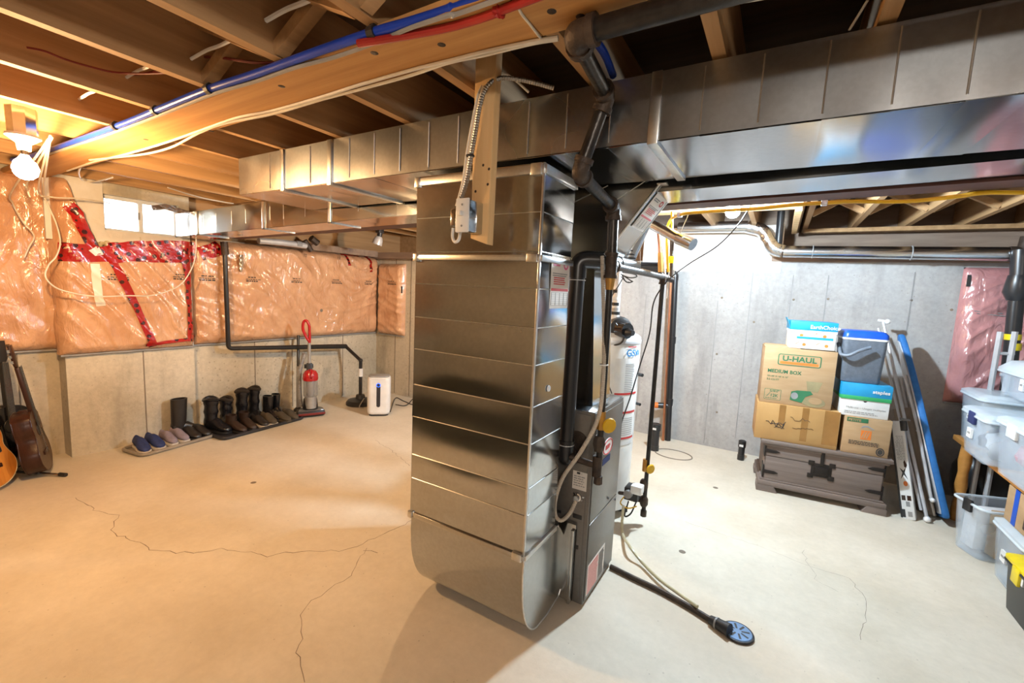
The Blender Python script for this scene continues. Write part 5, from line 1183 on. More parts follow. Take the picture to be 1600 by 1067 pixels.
# ================================================================== GUITARS
def guitar(name, label, mt, side, top, neckm, scale=.94, binding='cream', group=None, face=True):
    """local frame: z up the neck, face towards -y, base at the origin"""
    t = thing(name, label, 'guitar', mt=mt)
    def hw(z):                                      # half width of the body
        z = z/.49
        return scale*max(.004, (.19*sqrt(max(0, 1-((.30-z)/.30)**2)) if z < .30 else 0.19-.055*(.5-.5*cos(min(1, (z-.30)/.32)*pi)) if z < .62 else .135+.012*sin((z-.62)/.25*pi) if z < .87 else .138*sqrt(max(0, 1-((z-.87)/.13)**2))))
    zs = [.0]+[.49*(1-cos(pi*i/36))/2 for i in range(1, 36)]+[.49]
    out = [(hw(z) if 0 < z < .49 else .004, z*scale) for z in zs]
    outline = [(x, z) for x, z in out]+[(-x, z) for x, z in reversed(out)]
    D = .10*scale
    m0 = Matrix.Identity(4)
    W_ = lambda m: MB().add([mt @ v for v in m.v], m.f)
    obj('body', W_(MB().prism(outline, 0, D, 'y')), side, t, bevel=.004)
    so = obj('soundboard', W_(MB().prism([(x*.985, .006+z*.985) for x, z in outline], -.003, .001, 'y')), top, t)
    for y in (0, D): obj('binding', W_(MB().tube([(x, y, z) for x, z in outline], .0035, 6, closed=True)), binding, t)
    zc = .335*scale
    obj('sound_hole', W_(MB().lathe([(.048*scale, 0), (.048*scale, .001)], 24, axis_m((0, -.0032, zc), (0, -1, 0)))), 'ink', so)
    obj('rosette', W_(MB().tube([(.054*scale*cos(a), -.0035, zc+.054*scale*sin(a)) for a in n24], .003, 6, closed=True)), binding, so)
    obj('bridge', W_(MB().box((-.07*scale, -.012, .135*scale), (.07*scale, -.002, .165*scale))), 'gbrown', so, bevel=.003)
    obj('pick_guard', W_(MB().prism([(.03, .22*scale), (.10, .24*scale), (.095, .32*scale), (.05, .30*scale)], -.005, -.002, 'y')), 'black', so)
    nk = obj('neck', W_(MB().prism([(-.027, .42*scale), (.027, .42*scale), (.022, .83*scale), (-.022, .83*scale)], -.012, .016, 'y')), neckm, t, bevel=.006)
    fb_ = obj('fret_board', W_(MB().prism([(-.028, .365*scale), (.028, .365*scale), (.022, .83*scale), (-.022, .83*scale)], -.016, -.010, 'y')), 'ink', t)
    obj('heel', W_(MB().prism([(-.025, .44*scale), (.025, .44*scale), (.02, .5*scale), (-.02, .5*scale)], 0, .07, 'y')), neckm, nk, bevel=.008)
    hd = obj('headstock', W_(MB().prism([(-.022, .83*scale), (.022, .83*scale), (.037, .86*scale), (.032, 1.0*scale), (-.032, 1.0*scale), (-.037, .86*scale)], -.002, .014, 'y')), neckm, t, bevel=.003)
    for s_ in (-1, 1):
        for k in range(3):
            z = (.875+.042*k)*scale
            pg = obj('tuning_peg', W_(MB().tube([(s_*.034, .008, z), (s_*.052, .008, z)], .004, 6).box((s_*.050, .002, z-.010), (s_*.064, .014, z+.010))), 'chrome', hd)
    for k in range(6):
        x = -.02+.008*k
        obj('string', W_(MB().tube([(x, -.014, .15*scale), (x*.8, -.018, .84*scale)], .0008, 4)), 'chrome', t)
    return t
def place(foot, lean_to, yaw, roll=0.0):
    """z axis from foot to lean_to, face turned by yaw about it"""
    z = (Vector(lean_to)-Vector(foot)).normalized()
    y = Vector((cos(yaw), sin(yaw), 0)); y = (y-z*y.dot(z)).normalized(); x = y.cross(z)
    return Matrix(((x.x, y.x, z.x, foot[0]), (x.y, y.y, z.y, foot[1]), (x.z, y.z, z.z, foot[2]), (0, 0, 0, 1)))
f1 = AZ(78, 738, .03); f1 = Vector((-4.50, .95, .03)); h1 = AX(17, 541, -4.56)
guitar('acoustic_guitar', 'dark mahogany acoustic guitar turned sideways, rightmost of the three by the wall', place(f1, h1, radians(250)), 'gbrown', 'gtop', 'gbrown', binding='gbrown')
f2 = Vector((-4.70, .82, .03)); h2 = AX(0, 535, -4.78)
guitar('acoustic_guitar', 'glossy black guitar standing between the amber and the mahogany guitars', place(f2, h2, radians(215)), 'blackg', 'blackg', 'black', binding='black')
f3 = Vector((-4.34, .665, .03))
guitar('acoustic_guitar', 'amber acoustic guitar with cream edging, cut by the picture edge', place(f3, f3+Vector((-.22, -.12, .95)), radians(222)), 'gside', 'gsun', 'black', binding='cream')
gs = thing('guitar_stand', 'low black folding guitar stand with a leg reaching across the floor', 'stand', AZ(30, 742))
obj('leg', MB().tube([AZ(22, 737, .03), AZ(103, 742, .012)], .010, 8), 'chrome', gs); obj('rubber_foot', MB().tube([AZ(93, 741, .014), AZ(103, 742, .013)], .015, 10), 'black', gs)
obj('leg', MB().tube([AZ(22, 737, .03), AZ(14, 728, .012)], .010, 8), 'black', gs); obj('cross_bar', MB().tube([AZ(22, 737, .04), AZ(60, 739, .03)], .009, 8), 'black', gs)
obj('upright', MB().tube([AZ(22, 737, .02), AZ(22, 737, .03)+Vector((-.1, -.05, .45))], .010, 8), 'black', gs)

# ================================================================== SHOES
def ring(y, z0, w, h, n=14, flat=.25, zc=None):
    P = []
    for i in range(n):
        a = 2*pi*i/n-pi/2
        x = w*cos(a)*1.0; z = sin(a)
        z = z0+(h*(z+1)/2) if z > -flat*3 else z0+h*.02
        P.append((x, y, max(z0, z)))
    return P
def shoe(name, label, mt, upper, solem, L=.28, Wd=.052, hgt=.085, shaft=0.0, group=None, puffy=False, cuff=None, laces=True, collar_low=False):
    """toe towards -y, heel at +y, standing at z = 0"""
    t = thing(name, label, 'shoe' if shaft < .05 else 'boot', mt=mt, group=group)
    W_ = lambda m: MB().add([mt @ v for v in m.v], m.f)
    P = [(-.5, .55), (-.44, .82), (-.3, 1.0), (-.12, .95), (.1, .80), (.3, .80), (.42, .74), (.5, .45)]
    so = [(Wd*w, L*y) for y, w in P]+[(-Wd*w, L*y) for y, w in reversed(P)]
    obj('sole', W_(MB().prism([(x, y) for x, y in so], 0, .024, 'z')), solem, t, bevel=.004)
    H = [(-.49, .40, .30), (-.42, .74, .48), (-.3, .92, .60), (-.15, .90, .80), (0, .80, 1.12), (.14, .74, 1.25 if shaft else 1.15), (.3, .74, 1.25 if shaft else .95), (.42, .68, 1.25 if shaft else 1.05), (.485, .45, 1.2 if shaft else 1.1)]
    obj('upper', W_(MB().loft([ring(L*y, .02, Wd*w, hgt*h) for y, w, h in H])), upper, t, ang=60)
    if shaft:
        k = 8; cy = L*.28; rings = []
        for i in range(k+1):
            u = i/k; z = hgt*.9+(shaft-hgt*.9)*u; s = 1+(.10*sin(u*pi*5) if puffy else 0)+.12*u
            rings.append([(Wd*.78*s*cos(a), cy-.01*u+L*.21*s*sin(a), z+(.012*sin(a*2) if puffy else 0)) for a in [2*pi*j/14 for j in range(14)]])
        inner = [[(x*.86, cy+(y-cy)*.86, z-d) for x, y, z in rings[-1]] for d in (0, .05)]
        obj('shaft', W_(MB().loft(rings+inner)), upper, t, ang=60)
        if cuff: obj('cuff', W_(MB().tube([(x, y, z) for x, y, z in rings[-1]], .016, 8, closed=True)), cuff, t)
    else:
        obj('opening', W_(MB().lathe([(.03, 0), (.03, .004)], 14, Matrix.Translation((0, L*.28, hgt*1.0)) @ Matrix.Diagonal((.9, 1.5, 1, 1)))), 'ink', t)
    if laces:
        for i in range(3):
            y = -L*(.12-.09*i); z = hgt*(.80+.15*i)+.012
            obj('lace', W_(MB().tube([(-Wd*.5, y, z-.012), (0, y, z+.006), (Wd*.5, y, z-.012)], .0035, 5)), 'cloud' if upper in ('shoeb', 'shoeg') else 'ink', t)
    return t
def tray(name, label, a, b, depth, mat):
    a, b = Vector(a), Vector(b); u = (b-a); L = u.length; u.normalize(); n = Vector((-u.y, u.x, 0))
    mt = Matrix(((u.x, n.x, 0, a.x), (u.y, n.y, 0, a.y), (0, 0, 1, 0), (0, 0, 0, 1)))
    t = thing(name, label, 'tray', mt=mt)
    W_ = lambda m: MB().add([mt @ v for v in m.v], m.f)
    r = .05
    def rr(o): return [(x, y) for cx, cy, a0 in ((L-r, r, -90), (L-r, depth-r, 0), (r, depth-r, 90), (r, r, 180)) for x, y in [(cx+(r+o)*cos(radians(a0+22.5*k)), cy+(r+o)*sin(radians(a0+22.5*k))) for k in range(5)]]
    obj('base', W_(MB().prism(rr(0), 0, .008, 'z')), mat, t)
    obj('rim', W_(MB().tube([(x, y, .018) for x, y in rr(0)], .014, 8, closed=True)), mat, t)
    return mt, L
TY0, TY1 = Vector((-4.33, 1.44, 0)), Vector((-4.41, 2.02, 0))
m1, L1 = tray('boot_tray', 'shallow grey tray with light rim holding sneakers and tall boots', TY0, TY1, .30, 'tray2')
m2, L2 = tray('boot_tray', 'shallow black rubber tray crowded with dark boots beside the vacuum', Vector((-4.25, 2.02, 0)), Vector((-4.31, 2.87, 0)), .40, 'tray')
def on_tray(m, x, y, rz, z=.010): return m @ Matrix.Translation((x, y, z)) @ Matrix.Rotation(rz, 4, 'Z') @ Matrix.Scale(.93, 4)
G1, G2 = 'shoes on the grey tray', 'boots on the black tray'
shoe('sneaker', 'navy blue sneaker with white sole at the near end of the grey tray', on_tray(m1, .075, .155, radians(-12)), 'shoeb', 'sole', group=G1)
shoe('sneaker', 'navy blue sneaker with white sole, inner one of the blue pair', on_tray(m1, .175, .155, radians(-6)), 'shoeb', 'sole', group=G1)
shoe('sneaker', 'mauve grey sneaker next to the navy pair', on_tray(m1, .28, .155, radians(-4)), 'shoeg', 'sole', L=.25, Wd=.046, group=G1)
shoe('sneaker', 'mauve grey sneaker between its twin and the black shoes', on_tray(m1, .37, .155, 0), 'shoeg', 'sole', L=.25, Wd=.046, group=G1)
shoe('leather_shoe', 'low black leather shoe in front of the tall black boot', on_tray(m1, .455, .135, 0), 'leather', 'black', group=G1)
shoe('leather_shoe', 'low black leather shoe at the far end of the grey tray', on_tray(m1, .535, .135, radians(4)), 'leather', 'black', group=G1)
shoe('tall_boot', 'tall straight black boot standing at the back of the grey tray', m1 @ Matrix.Translation((.50, .235, .010)) @ Matrix.Rotation(radians(80), 4, 'Z'), 'leather', 'black', shaft=.36, Wd=.055, hgt=.10, group=G1, laces=False)
shoe('snow_boot', 'bulky black nylon snow boot at the near end of the black tray', on_tray(m2, .10, .26, radians(14)), 'puff', 'black', shaft=.34, Wd=.064, hgt=.11, L=.31, puffy=True, cuff='puff', group=G2)
shoe('snow_boot', 'bulky black nylon snow boot, second from the near end of the black tray', on_tray(m2, .235, .30, radians(-8)), 'puff', 'black', shaft=.30, Wd=.064, hgt=.11, L=.31, puffy=True, cuff='fur', group=G2)
shoe('work_boot', 'brown leather ankle boot in front of the snow boots', on_tray(m2, .20, .14, radians(6)), 'brownl', 'black', shaft=.17, L=.28, group=G2)
shoe('work_boot', 'brown leather ankle boot, the farther one in front of the snow boots', on_tray(m2, .315, .14, radians(-4)), 'brownl', 'black', shaft=.17, L=.28, group=G2)
shoe('quilted_boot', 'flared quilted black boot with fur cuff, near one of the quilted pair', on_tray(m2, .41, .30, radians(8)), 'puff', 'black', shaft=.36, Wd=.062, puffy=True, cuff='fur', group=G2)
shoe('quilted_boot', 'flared quilted black boot with fur cuff, far one of the quilted pair', on_tray(m2, .53, .31, radians(-6)), 'puff', 'black', shaft=.36, Wd=.062, puffy=True, cuff='fur', group=G2)
shoe('loafer', 'low dark shoe with pale toe edge in front of the quilted boots', on_tray(m2, .43, .13, 0), 'leather', 'sole', L=.26, group=G2, laces=False)
shoe('loafer', 'low olive shoe with pale toe edge in front of the quilted boots', on_tray(m2, .53, .13, radians(-5)), 'olive', 'sole', L=.26, group=G2, laces=False)
shoe('ankle_boot', 'shiny black ankle boot towards the vacuum end of the black tray', on_tray(m2, .635, .22, radians(5)), 'blackg', 'black', shaft=.27, group=G2)
shoe('ankle_boot', 'shiny black ankle boot nearest the vacuum', on_tray(m2, .74, .26, radians(-8)), 'blackg', 'black', shaft=.26, group=G2)
shoe('suede_shoe', 'olive suede shoe at the vacuum end of the black tray', on_tray(m2, .66, .10, radians(4)), 'olive', 'olive', L=.25, hgt=.075, group=G2)
shoe('suede_shoe', 'olive suede shoe beside its twin at the end corner of the black tray', on_tray(m2, .765, .11, radians(-4)), 'olive', 'olive', L=.25, hgt=.075, group=G2)

# ================================================================== VACUUM, STICK, HUMIDIFIER
vb = AZ(485, 649); yw = math.atan2(-vb.y, -vb.x)+pi/2+.15
mv = Matrix.Translation(vb) @ Matrix.Rotation(yw, 4, 'Z') @ Matrix.Scale(.95, 4)
va = thing('upright_vacuum', 'red and clear upright vacuum cleaner beside the boot tray', 'vacuum', mt=mv)
V_ = lambda m: MB().add([mv @ v for v in m.v], m.f)
obj('floor_head', V_(MB().prism([(-.15, -.10), (.15, -.10), (.15, .06), (.10, .12), (-.10, .12), (-.15, .06)], .012, .075, 'z')), 'black', va, bevel=.02)
obj('head_cover', V_(MB().prism([(-.14, -.09), (.14, -.09), (.12, .0), (-.12, .0)], .075, .085, 'z')), 'ghost', va, bevel=.006)
obj('head_bumper', V_(MB().box((-.148, -.106, .03), (.148, -.096, .055))), 'wirer', va, bevel=.004)
for x in (-.11, .11): obj('wheel', V_(MB().tube([(x-.015, .09, .03), (x+.015, .09, .03)], .03, 14)), 'black', va)
obj('motor_base', V_(MB().lathe([(.075, .07), (.085, .10), (.075, .20), (.062, .22)], 20)), 'black', va)
obj('grey_collar', V_(MB().lathe([(.060, .10), (.064, .105), (.064, .235), (.06, .24)], 20, Matrix.Translation((0, -.03, 0)))), 'silverp', va)
obj('dust_cup', V_(MB().lathe([(.068, .235), (.078, .25), (.078, .42), (.074, .43)], 24, Matrix.Translation((0, -.02, 0)))), 'ghost', va)
obj('cyclone', V_(MB().lathe([(.03, .24), (.045, .30), (.05, .42)], 16, Matrix.Translation((0, -.02, 0)))), 'silverp', va)
obj('red_lid', V_(MB().lathe([(.08, .43), (.086, .45), (.082, .50), (.06, .54), (.02, .555)], 24, Matrix.Translation((0, -.02, 0)))), 'redp', va)
obj('lid_handle', V_(MB().tube(spline([(0, -.09, .46), (0, -.115, .50), (0, -.07, .55), (0, .0, .55)]), .014, 10)), 'redp', va)
obj('back_spine', V_(MB().prism([(.03, .08), (.10, .08), (.08, .62), (.03, .62)], -.03, .03, 'x')), 'black', va, bevel=.008)
obj('wand', V_(MB().tube([(0, .055, .50), (0, .055, .86)], .018, 14)), 'silverp', va)
obj('hose', V_(MB().tube([p for p in resample(spline([(-.09, .06, .10), (-.105, .06, .30), (-.10, .06, .52), (-.07, .07, .66), (-.05, .06, .74)]), .006)], [.024 if i % 2 else .019 for i in range(400)][:len(resample(spline([(-.09, .06, .10), (-.105, .06, .30), (-.10, .06, .52), (-.07, .07, .66), (-.05, .06, .74)]), .006))], 12)), 'silverp', va)
hp = [(0, .055, .84), (.005, .05, .92), (.0, .035, 1.0), (-.005, .03, 1.07), (-.03, .04, 1.12), (-.06, .055, 1.10), (-.065, .06, 1.02), (-.04, .06, .95), (-.005, .055, .88)]
obj('loop_handle', V_(MB().tube(spline(hp, 6), .016, 12)), 'redp', va)
obj('cord_wrap', V_(MB().box((-.05, .09, .55), (.05, .11, .60))), 'black', va, bevel=.006)
bp2 = thing('black_pole', 'thin black pole with grey lower tube leaning on the wall behind the vacuum', 'pole', AZ(466, 640))
a = AZ(466, 642); a = Vector((a.x, a.y, .10))
obj('lower_tube', MB().tube([AP(466, 640, a, (0, 1, 0)), AP(466, 572, a, (0, 1, 0))], .022, 12), 'silverp', bp2); obj('upper_tube', MB().tube([AP(466, 572, a, (0, 1, 0)), AP(466, 524, a+Vector((-.1, .06, 0)), (0, 1, 0))], .016, 12), 'black', bp2)
obj('foot', MB().lathe([(.05, 0), (.05, .02), (.02, .05), (.015, .12)], 14, Matrix.Translation((a.x, a.y, 0))), 'black', bp2)

hc = AZ(592, 647); yw = math.atan2(-hc.y, -hc.x)+pi/2-.08
mh = Matrix.Translation(hc) @ Matrix.Rotation(yw, 4, 'Z')
hu = thing('air_humidifier', 'white air humidifier tower with dark display strip and blue lit ring, by the corner', 'humidifier', mt=mh)
V_ = lambda m: MB().add([mh @ v for v in m.v], m.f)
def rrect(w, d, r, n=6): return [(x, y) for cx, cy, a0 in ((w-r, -d+r, -90), (w-r, d-r, 0), (-w+r, d-r, 90), (-w+r, -d+r, 180)) for x, y in [(cx+r*cos(radians(a0+90*k/n)), cy+r*sin(radians(a0+90*k/n))) for k in range(n+1)]]
hw_, hd_, hh = .127, .095, .45
obj('shell', V_(MB().loft([[(x, y, z) for x, y in rrect(hw_-o, hd_-o, .05)] for z, o in ((.015, .02), (.03, .006), (.06, 0), (hh-.03, 0), (hh-.008, .004), (hh, .012))])), 'white', hu, ang=50)
obj('base_plinth', V_(MB().prism(rrect(hw_-.02, hd_-.015, .05), 0, .016, 'z')), 'black', hu)
obj('top_lid', V_(MB().prism(rrect(hw_-.012, hd_-.012, .05), hh, hh+.014, 'z')), 'greyp', hu, bevel=.004)
obj('display_strip', V_(MB().prism([(.021*cos(a), (.13 if sin(a) < 0 else .355)+.021*sin(a)) for a in n24], -hd_-.002, -hd_+.01, 'y')), 'screen', hu)
obj('control_knob', V_(MB().lathe([(.023, 0), (.023, .006), (.02, .008)], 20, axis_m((0, -hd_, .365), (0, -1, 0)))), 'screen', hu)
obj('lit_ring', V_(MB().tube([(.020*cos(a), -hd_-.007, .365+.020*sin(a)) for a in n24], .0028, 6, closed=True)), 'ring', hu)
obj('front_seam', V_(MB().tube([(-hw_+.05, -hd_-.0005, .43), (hw_-.05, -hd_-.0005, .43)], .0012, 4)), 'greyp', hu)
obj('small_mark', V_(MB().tube([(.016*cos(a), -hd_-.0005, .402+.006*sin(a)) for a in (3.4, 4.0, 4.7, 5.4, 6.0)], .0012, 4)), 'inkgr', hu)
cable('humidifier_cord', 'black power cord trailing along the floor beside the humidifier', [hc+Vector((.1, .08, .03)), AZ(618, 622, .006), AZ(632, 627, .006), AZ(650, 632, .006), AZ(680, 620, .006)], .006, 'wireb')
cable('humidifier_cord', 'black cord running towards the tall duct near the humidifier', [AZ(618, 632, .006), AZ(635, 633, .006), AZ(652, 619, .006), AZ(690, 612, .006)], .006, 'wireb')

# ================================================================== CHEST AND WHAT STANDS ON IT
ca, cb = AZ(1182, 764), AZ(1382, 806)
crz = math.atan2(cb.y-ca.y, cb.x-ca.x); CW = (cb-ca).length
mc = Matrix.Translation(ca) @ Matrix.Rotation(crz, 4, 'Z')
ch = thing('wooden_chest', 'weathered grey-brown wooden storage chest with black iron hardware, under the boxes', 'chest', mt=mc)
V_ = lambda m: MB().add([mc @ v for v in m.v], m.f)
cu, cn = Vector((cos(crz), sin(crz), 0)), Vector((-sin(crz), cos(crz), 0))
def on_ch(px, py): p = AP(px, py, ca, cn)-ca; return p.dot(cu), p.z
CH = (on_ch(1186, 690)[1]+on_ch(1392, 716)[1])/2+.008
CD = .50
obj('case', V_(MB().box((.03, .02, .07), (CW-.03, CD-.02, CH-.045))), 'chest', ch, bevel=.004)
zm = .07+(CH-.115)*.72
obj('front_board', V_(MB().box((.04, .008, .085), (CW-.04, .02, zm-.003))), 'chest', ch, bevel=.002)
obj('front_board', V_(MB().box((.04, .008, zm+.003), (CW-.04, .02, CH-.05))), 'chest', ch, bevel=.002)
obj('lid', V_(MB().box((-.005, -.015, CH-.030), (CW+.005, CD, CH))), 'chest', ch, bevel=.005)
obj('lid_moulding', V_(MB().box((.012, -.002, CH-.048), (CW-.012, CD-.01, CH-.030))), 'chest', ch, bevel=.004)
obj('plinth', V_(MB().box((.0, -.012, .045), (CW, CD, .088))), 'chest', ch, bevel=.005)
obj('plinth_moulding', V_(MB().box((.015, .0, .088), (CW-.015, CD-.01, .102))), 'chest', ch, bevel=.004)
for x0 in (-.006, CW-.144):
    for y0 in (-.016, CD-.13): obj('bracket_foot', V_(MB().prism([(x0, 0), (x0+.15, 0), (x0+.15-.03*(x0 < .1), .05), (x0, .05)] if x0 < .1 else [(x0, 0), (x0+.15, 0), (x0+.15, .05), (x0+.03, .05)], y0, y0+.13, 'y')), 'chest', ch, bevel=.004)
for x, s_ in ((.03, 1), (CW-.03, -1)):
    for z in (CH-.09, .16):
        obj('hinge_strap', V_(MB().prism([(x, z-.014), (x+s_*.075, z-.012), (x+s_*.105, z), (x+s_*.075, z+.012), (x, z+.014)], .002, .009, 'y')), 'darkm', ch, bevel=.002)
        obj('hinge_wrap', V_(MB().box((x-.004 if s_ > 0 else x-.002, .006, z-.05), (x+.004, .12, z+.05))), 'darkm', ch)
xc = CW*.50; zc = CH*.585
lk = obj('latch_plate', V_(MB().box((xc-.066, .002, zc-.052), (xc+.066, .009, zc+.052))), 'darkm', ch, bevel=.003)
for dx in (-1, 1):
    for dz in (-1, 1): obj('plate_corner', V_(MB().box((xc+dx*.066-.02, .001, zc+dz*.05-.018), (xc+dx*.066+.02, .009, zc+dz*.05+.018))), 'darkm', lk, bevel=.004)
obj('hasp', V_(MB().box((xc-.045, -.006, zc-.03), (xc+.045, .003, zc+.03))), 'darkm', lk, bevel=.004); obj('hasp_strap', V_(MB().box((xc-.012, -.004, zc+.04), (xc+.012, .010, CH-.02))), 'darkm', lk, bevel=.003)

def carton(name, label, quad, depth, back, mat, rz=0.0, z=None, cat='box', h=None):
    """quad: left, right, bottom, top of the front as pixels on the chest front moved back; returns thing and face helpers"""
    org = ca+cn*back; n = Vector((-sin(crz+rz), cos(crz+rz), 0)); u = Vector((cos(crz+rz), sin(crz+rz), 0))
    (lx, ly), (rx, ry), (tx, ty) = quad
    p0 = AP(lx, ly, org, cn)
    if z is not None: p0.z = z
    p1 = AP(rx, ry, p0, n); w = (p1-p0).dot(u)
    H = h or AP(tx, ty, p0, n).z-p0.z
    mt = Matrix.Translation(p0) @ Matrix.Rotation(crz+rz, 4, 'Z')
    t = thing(name, label, cat, mt=mt)
    t['w'] = w
    return t, mt, w, H, depth
def shell(t, mt, w, H, d, mat, name='carton_body', bev=.003):
    return obj(name, MB().box((0, 0, 0), (w, d, H), mt), mat, t, bevel=bev)
def fp(mt, x, z): return mt @ Vector((x, -.0005, z))
def axes(mt): return (mt.to_3x3() @ Vector((1, 0, 0)), Vector((0, 0, 1)))

b1, mt1, w1, H1, d1 = carton('cardboard_box', 'wide taped brown cardboard box with handwriting, bottom left on the chest', ((1177, 690), (1307, 701), (1181, 627)), .33, .01, 'card2', z=CH+.001)
shell(b1, mt1, w1, H1, d1, 'card2'); U, V = axes(mt1); T1 = CH+.001+H1
for x in (.28, .56, .82): obj('packing_tape', quad_mb(fp(mt1, 0, 0), U, V, w1*x, H1*(.45 if x < .5 else .1), w1*(x+(.08 if x < .8 else .17)), H1, t=.0008), 'pkt', b1, smooth=False)
obj('top_flap_seam', MB().box((0, d1/2-.002, H1), (w1, d1/2+.002, H1+.001), mt1), 'pkt', b1)
sc1 = random.Random(3)
hand = MB()
hand.tube([fp(mt1, w1*(.13+.03*i)+.004*sc1.uniform(-1, 1), H1*(.50+.07*sc1.uniform(-1, 1)))-mt1.to_3x3() @ Vector((0, .001, 0)) for i in range(9)], .0022, 4)
hand.tube([fp(mt1, w1*(.20+.02*i), H1*(.44+.06*sc1.uniform(-1, 1)))-mt1.to_3x3() @ Vector((0, .001, 0)) for i in range(9)], .0025, 4)
hand.tube([fp(mt1, w1*(.24+.018*i), H1*(.36+.04*sc1.uniform(-1, 1)))-mt1.to_3x3() @ Vector((0, .001, 0)) for i in range(8)], .0022, 4)
obj('crossed_out_note', hand, 'ink', b1, smooth=False)
obj('handwriting', MB().tube(spline([fp(mt1, w1*(.42+.03*i), H1*(.66+.05*sc1.uniform(-1, 1)))-mt1.to_3x3() @ Vector((0, .001, 0)) for i in range(9)], 4), .0016, 4), 'brownl', b1); obj('handwriting', MB().tube(spline([fp(mt1, w1*(.46+.025*i), H1*(.42+.045*sc1.uniform(-1, 1)))-mt1.to_3x3() @ Vector((0, .001, 0)) for i in range(11)], 4), .0018, 4), 'gbrown', b1)

b2, mt2, w2, H2, d2 = carton('cardboard_box', 'medium brown moving box with green lettering and kitchen pictures', ((1186, 629), (1298, 640), (1193, 541)), .32, .03, 'card', z=T1+.001)
shell(b2, mt2, w2, H2, d2, 'card'); U, V = axes(mt2); T2 = T1+.001+H2
obj('top_flap', MB().box((-.004, .01, H2), (w2*.5, d2*.48, H2+.006), mt2), 'card', b2, bevel=.001); obj('top_flap', MB().box((.01, d2*.50, H2), (w2, d2, H2+.005), mt2), 'card', b2, bevel=.001)
fx = lambda x: w2*x
def rounded(x0, z0, x1, z1, r, n=4): return [(x, y) for cx, cy, a0 in ((x1-r, z0+r, -90), (x1-r, z1-r, 0), (x0+r, z1-r, 90), (x0+r, z0+r, 180)) for x, y in [(cx+r*cos(radians(a0+90*k/n)), cy+r*sin(radians(a0+90*k/n))) for k in range(n+1)]]
z0, z1 = H2*.70, H2*.90
lg = obj('logo_frame', poly_mb(fp(mt2, 0, 0), U, V, rounded(fx(.20), z0, fx(.80), z1, .015), t=.0006), 'inkg', b2, smooth=False)
obj('logo_field', poly_mb(fp(mt2, 0, 0)-mt2.to_3x3() @ Vector((0, .0007, 0)), U, V, rounded(fx(.215), z0+.006, fx(.785), z1-.006, .011), t=.0006), 'card', lg, smooth=False)
obj('logo_stripe', quad_mb(fp(mt2, 0, 0)-mt2.to_3x3() @ Vector((0, .0014, 0)), U, V, fx(.235), z0+.011, fx(.765), z0+.030, t=.0005), 'inko', lg, smooth=False)
obj('logo_letters', text_mb('U-HAUL', H2*.125, fp(mt2, fx(.50), z0+.036)-mt2.to_3x3() @ Vector((0, .0016, 0)), U, V, align='c', bold=.03, xs=1.12), 'inkg', lg, smooth=False)
obj('size_title', text_mb('MEDIUM BOX', H2*.085, fp(mt2, fx(.07), H2*.555), U, V, bold=.025, xs=.98), 'inkg', b2, smooth=False)
obj('size_line', text_mb('18-1/8" X 18" X 16"', H2*.040, fp(mt2, fx(.07), H2*.475), U, V, bold=.01), 'inkg', b2, smooth=False); obj('size_line', text_mb('3.0 CU FT', H2*.045, fp(mt2, fx(.07), H2*.415), U, V, bold=.01), 'inkg', b2, smooth=False)
st2 = obj('green_stamp', poly_mb(fp(mt2, 0, 0), U, V, rounded(fx(.06), H2*.06, fx(.30), H2*.255, .006), t=.0006), 'inkg', b2, smooth=False)
obj('stamp_field', poly_mb(fp(mt2, 0, 0)-mt2.to_3x3() @ Vector((0, .0007, 0)), U, V, rounded(fx(.066), H2*.066, fx(.294), H2*.249, .005), t=.0005), 'card', st2, smooth=False)
obj('stamp_letters', text_mb('12K', H2*.075, fp(mt2, fx(.145), H2*.115)-mt2.to_3x3() @ Vector((0, .0010, 0)), U, V, bold=.02), 'inkg', st2, smooth=False)
obj('stamp_check', MB().tube([fp(mt2, fx(.085), H2*.135)-mt2.to_3x3() @ Vector((0, .001, 0)), fp(mt2, fx(.10), H2*.12)-mt2.to_3x3() @ Vector((0, .001, 0)), fp(mt2, fx(.145), H2*.19)-mt2.to_3x3() @ Vector((0, .001, 0))], .0016, 4), 'inkg', st2)
obj('stamp_print', lines_mb(fp(mt2, 0, 0)-mt2.to_3x3() @ Vector((0, .001, 0)), U, V, fx(.135), fx(.285), [H2*.228, H2*.205], H2*.012), 'inkg', st2, smooth=False)
obj('stamp_print', lines_mb(fp(mt2, 0, 0)-mt2.to_3x3() @ Vector((0, .001, 0)), U, V, fx(.08), fx(.285), [H2*.085], H2*.01), 'inkg', st2, smooth=False)
ov = lambda cx, cz, rx, rz_, n=24: [(fx(cx)+rx*w2*cos(2*pi*i/n), H2*cz+rz_*H2*sin(2*pi*i/n)) for i in range(n)]
o_ = fp(mt2, 0, 0); sh_ = lambda k: o_-mt2.to_3x3() @ Vector((0, .0007*k, 0))
obj('picture_blender', poly_mb(sh_(0), U, V, [(fx(.66), H2*.28), (fx(.80), H2*.28), (fx(.85), H2*.46), (fx(.63), H2*.46)], t=.0005), 'faint', b2, smooth=False)
obj('picture_bowl', poly_mb(sh_(1), U, V, ov(.76, .10, .16, .085), t=.0005), 'faint', b2, smooth=False)
obj('picture_mixer', poly_mb(sh_(2), U, V, [(fx(.43), H2*.10), (fx(.60), H2*.07), (fx(.64), H2*.18), (fx(.74), H2*.24), (fx(.70), H2*.29), (fx(.52), H2*.28), (fx(.44), H2*.25)], t=.0005), 'inkg', b2, smooth=False)
obj('picture_dial', poly_mb(sh_(3), U, V, ov(.49, .18, .05, .06), t=.0005), 'inkgr', b2, smooth=False)
obj('picture_jug', poly_mb(sh_(4), U, V, ov(.78, .13, .09, .06), t=.0005), 'card', b2, smooth=False)

